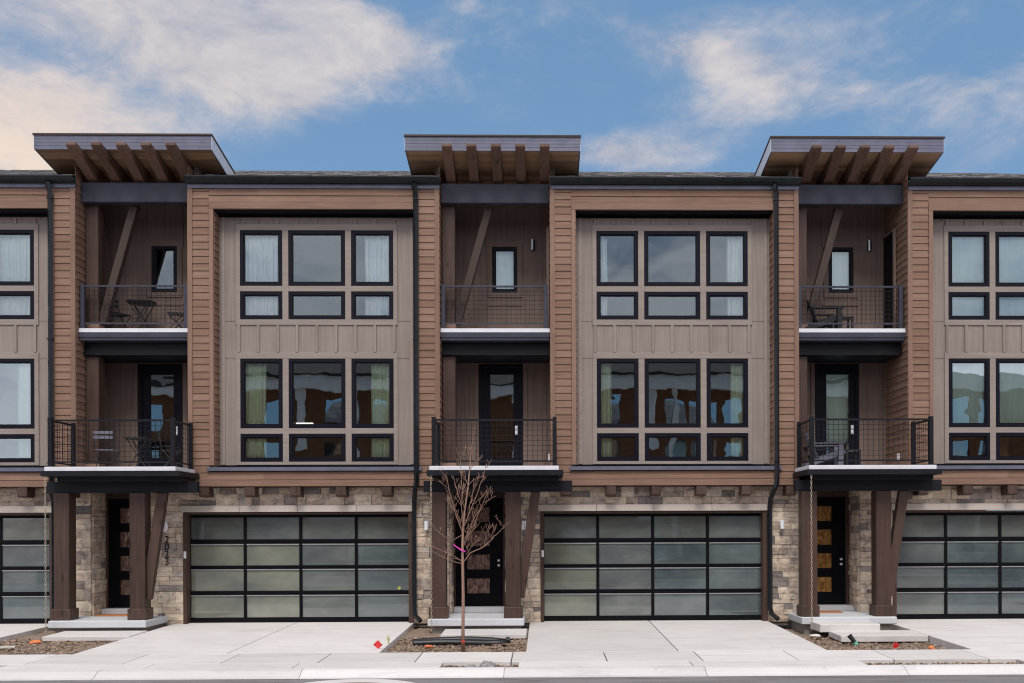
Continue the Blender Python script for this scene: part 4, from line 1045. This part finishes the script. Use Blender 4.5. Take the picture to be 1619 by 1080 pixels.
# sky away from the street front: broken bright cloud
away = ramp(t, math_(t, 'ABSOLUTE', az), [(0.62 / 3.2, (0, 0, 0)), (1.0 / 3.2 + .1, (1, 1, 1))])
aw = N(t, 'ShaderNodeMapRange'); t.links.new(math_(t, 'ABSOLUTE', az), aw.inputs[0]); aw.inputs[1].default_value = .62; aw.inputs[2].default_value = 1.2
hi = N(t, 'ShaderNodeMapRange'); t.links.new(el, hi.inputs[0]); hi.inputs[1].default_value = .55; hi.inputs[2].default_value = .8
aw_ = math_(t, 'MAXIMUM', aw.outputs[0], hi.outputs[0])
acc = math_(t, 'ADD', acc, math_(t, 'MULTIPLY', aw_, .75))
tex = math_(t, 'ADD', math_(t, 'MULTIPLY', math_(t, 'SUBTRACT', n1, .5), 2.0), math_(t, 'MULTIPLY', math_(t, 'SUBTRACT', n2, .5), 1.0))
gate = math_(t, 'MINIMUM', math_(t, 'MULTIPLY', acc, 2.2), 1.0)
mask = math_(t, 'ADD', acc, math_(t, 'MULTIPLY', math_(t, 'MULTIPLY', tex, 1.05), gate))
mk = N(t, 'ShaderNodeMapRange'); t.links.new(mask, mk.inputs[0]); mk.inputs[1].default_value = .16; mk.inputs[2].default_value = .95; mk.interpolation_type = 'SMOOTHSTEP'
# cloud colour: cream where it faces the low light at the left, lilac grey elsewhere
warm = blob(A(-60), E_(0, 270), .24, .10)
shade_ = N(t, 'ShaderNodeMapRange'); t.links.new(n2, shade_.inputs[0]); shade_.inputs[1].default_value = .35; shade_.inputs[2].default_value = .65
ccol = mix(t, shade_.outputs[0], (2.45, 2.6, 3.15), (3.95, 3.75, 3.85))
ccol = mix(t, warm, ccol, (5.2, 4.35, 3.75))
bk = N(t, 'ShaderNodeMapRange'); t.links.new(math_(t, 'ABSOLUTE', az), bk.inputs[0]); bk.inputs[1].default_value = 1.2; bk.inputs[2].default_value = 2.4
ccol = mix(t, aw_, ccol, mix(t, bk.outputs[0], (3.8, 4.0, 4.7), (7.8, 7.9, 8.6)))
skyc = mix(t, 1.0, sky.outputs[0], (1.0, 1.0, 1.0), 'MULTIPLY')
skyc = mix(t, 0.72, skyc, (0.92, 1.82, 3.05))
fin = mix(t, mk.outputs[0], skyc, ccol)
t.links.new(fin, bg.inputs[0]); t.links.new(bg.outputs[0], wo.inputs[0])

su = bpy.data.lights.new('sun', 'SUN'); su.energy = 1.5; su.angle = R(20); su.color = (1.0, 0.95, 0.88)
so = bpy.data.objects.new('sun', su); COL.objects.link(so)
d = Vector((math.sin(SUN_AZ) * math.cos(SUN_EL), math.cos(SUN_AZ) * math.cos(SUN_EL), math.sin(SUN_EL)))
so.rotation_euler = (-d).to_track_quat('-Z', 'Y').to_euler(); so.location = (0, -10, 30)

# ------------------------------------------------------------------ camera
cam = bpy.data.cameras.new('camera'); co = bpy.data.objects.new('camera', cam); COL.objects.link(co); SC.camera = co
cam.sensor_width = 36; cam.lens = 36 * 1490 / 1619; cam.shift_x = -(885 - 809.5) / 1619; cam.shift_y = (838 - 540) / 1619; cam.clip_end = 2000; cam.clip_start = .05
co.matrix_world = Matrix.Translation((0, -20, 1.98)) @ Matrix.Rotation(-.0174, 4, 'Z') @ Matrix.Rotation(R(90), 4, 'X') @ Matrix.Rotation(-.0034, 4, 'Z')

SC.view_settings.view_transform = 'Standard'; SC.view_settings.look = 'None'; SC.view_settings.gamma = 1; SC.view_settings.exposure = 0.75
SC.cycles.max_bounces = 6; SC.cycles.transparent_max_bounces = 8; SC.cycles.use_denoising = True; SC.cycles.filter_width = 1.1
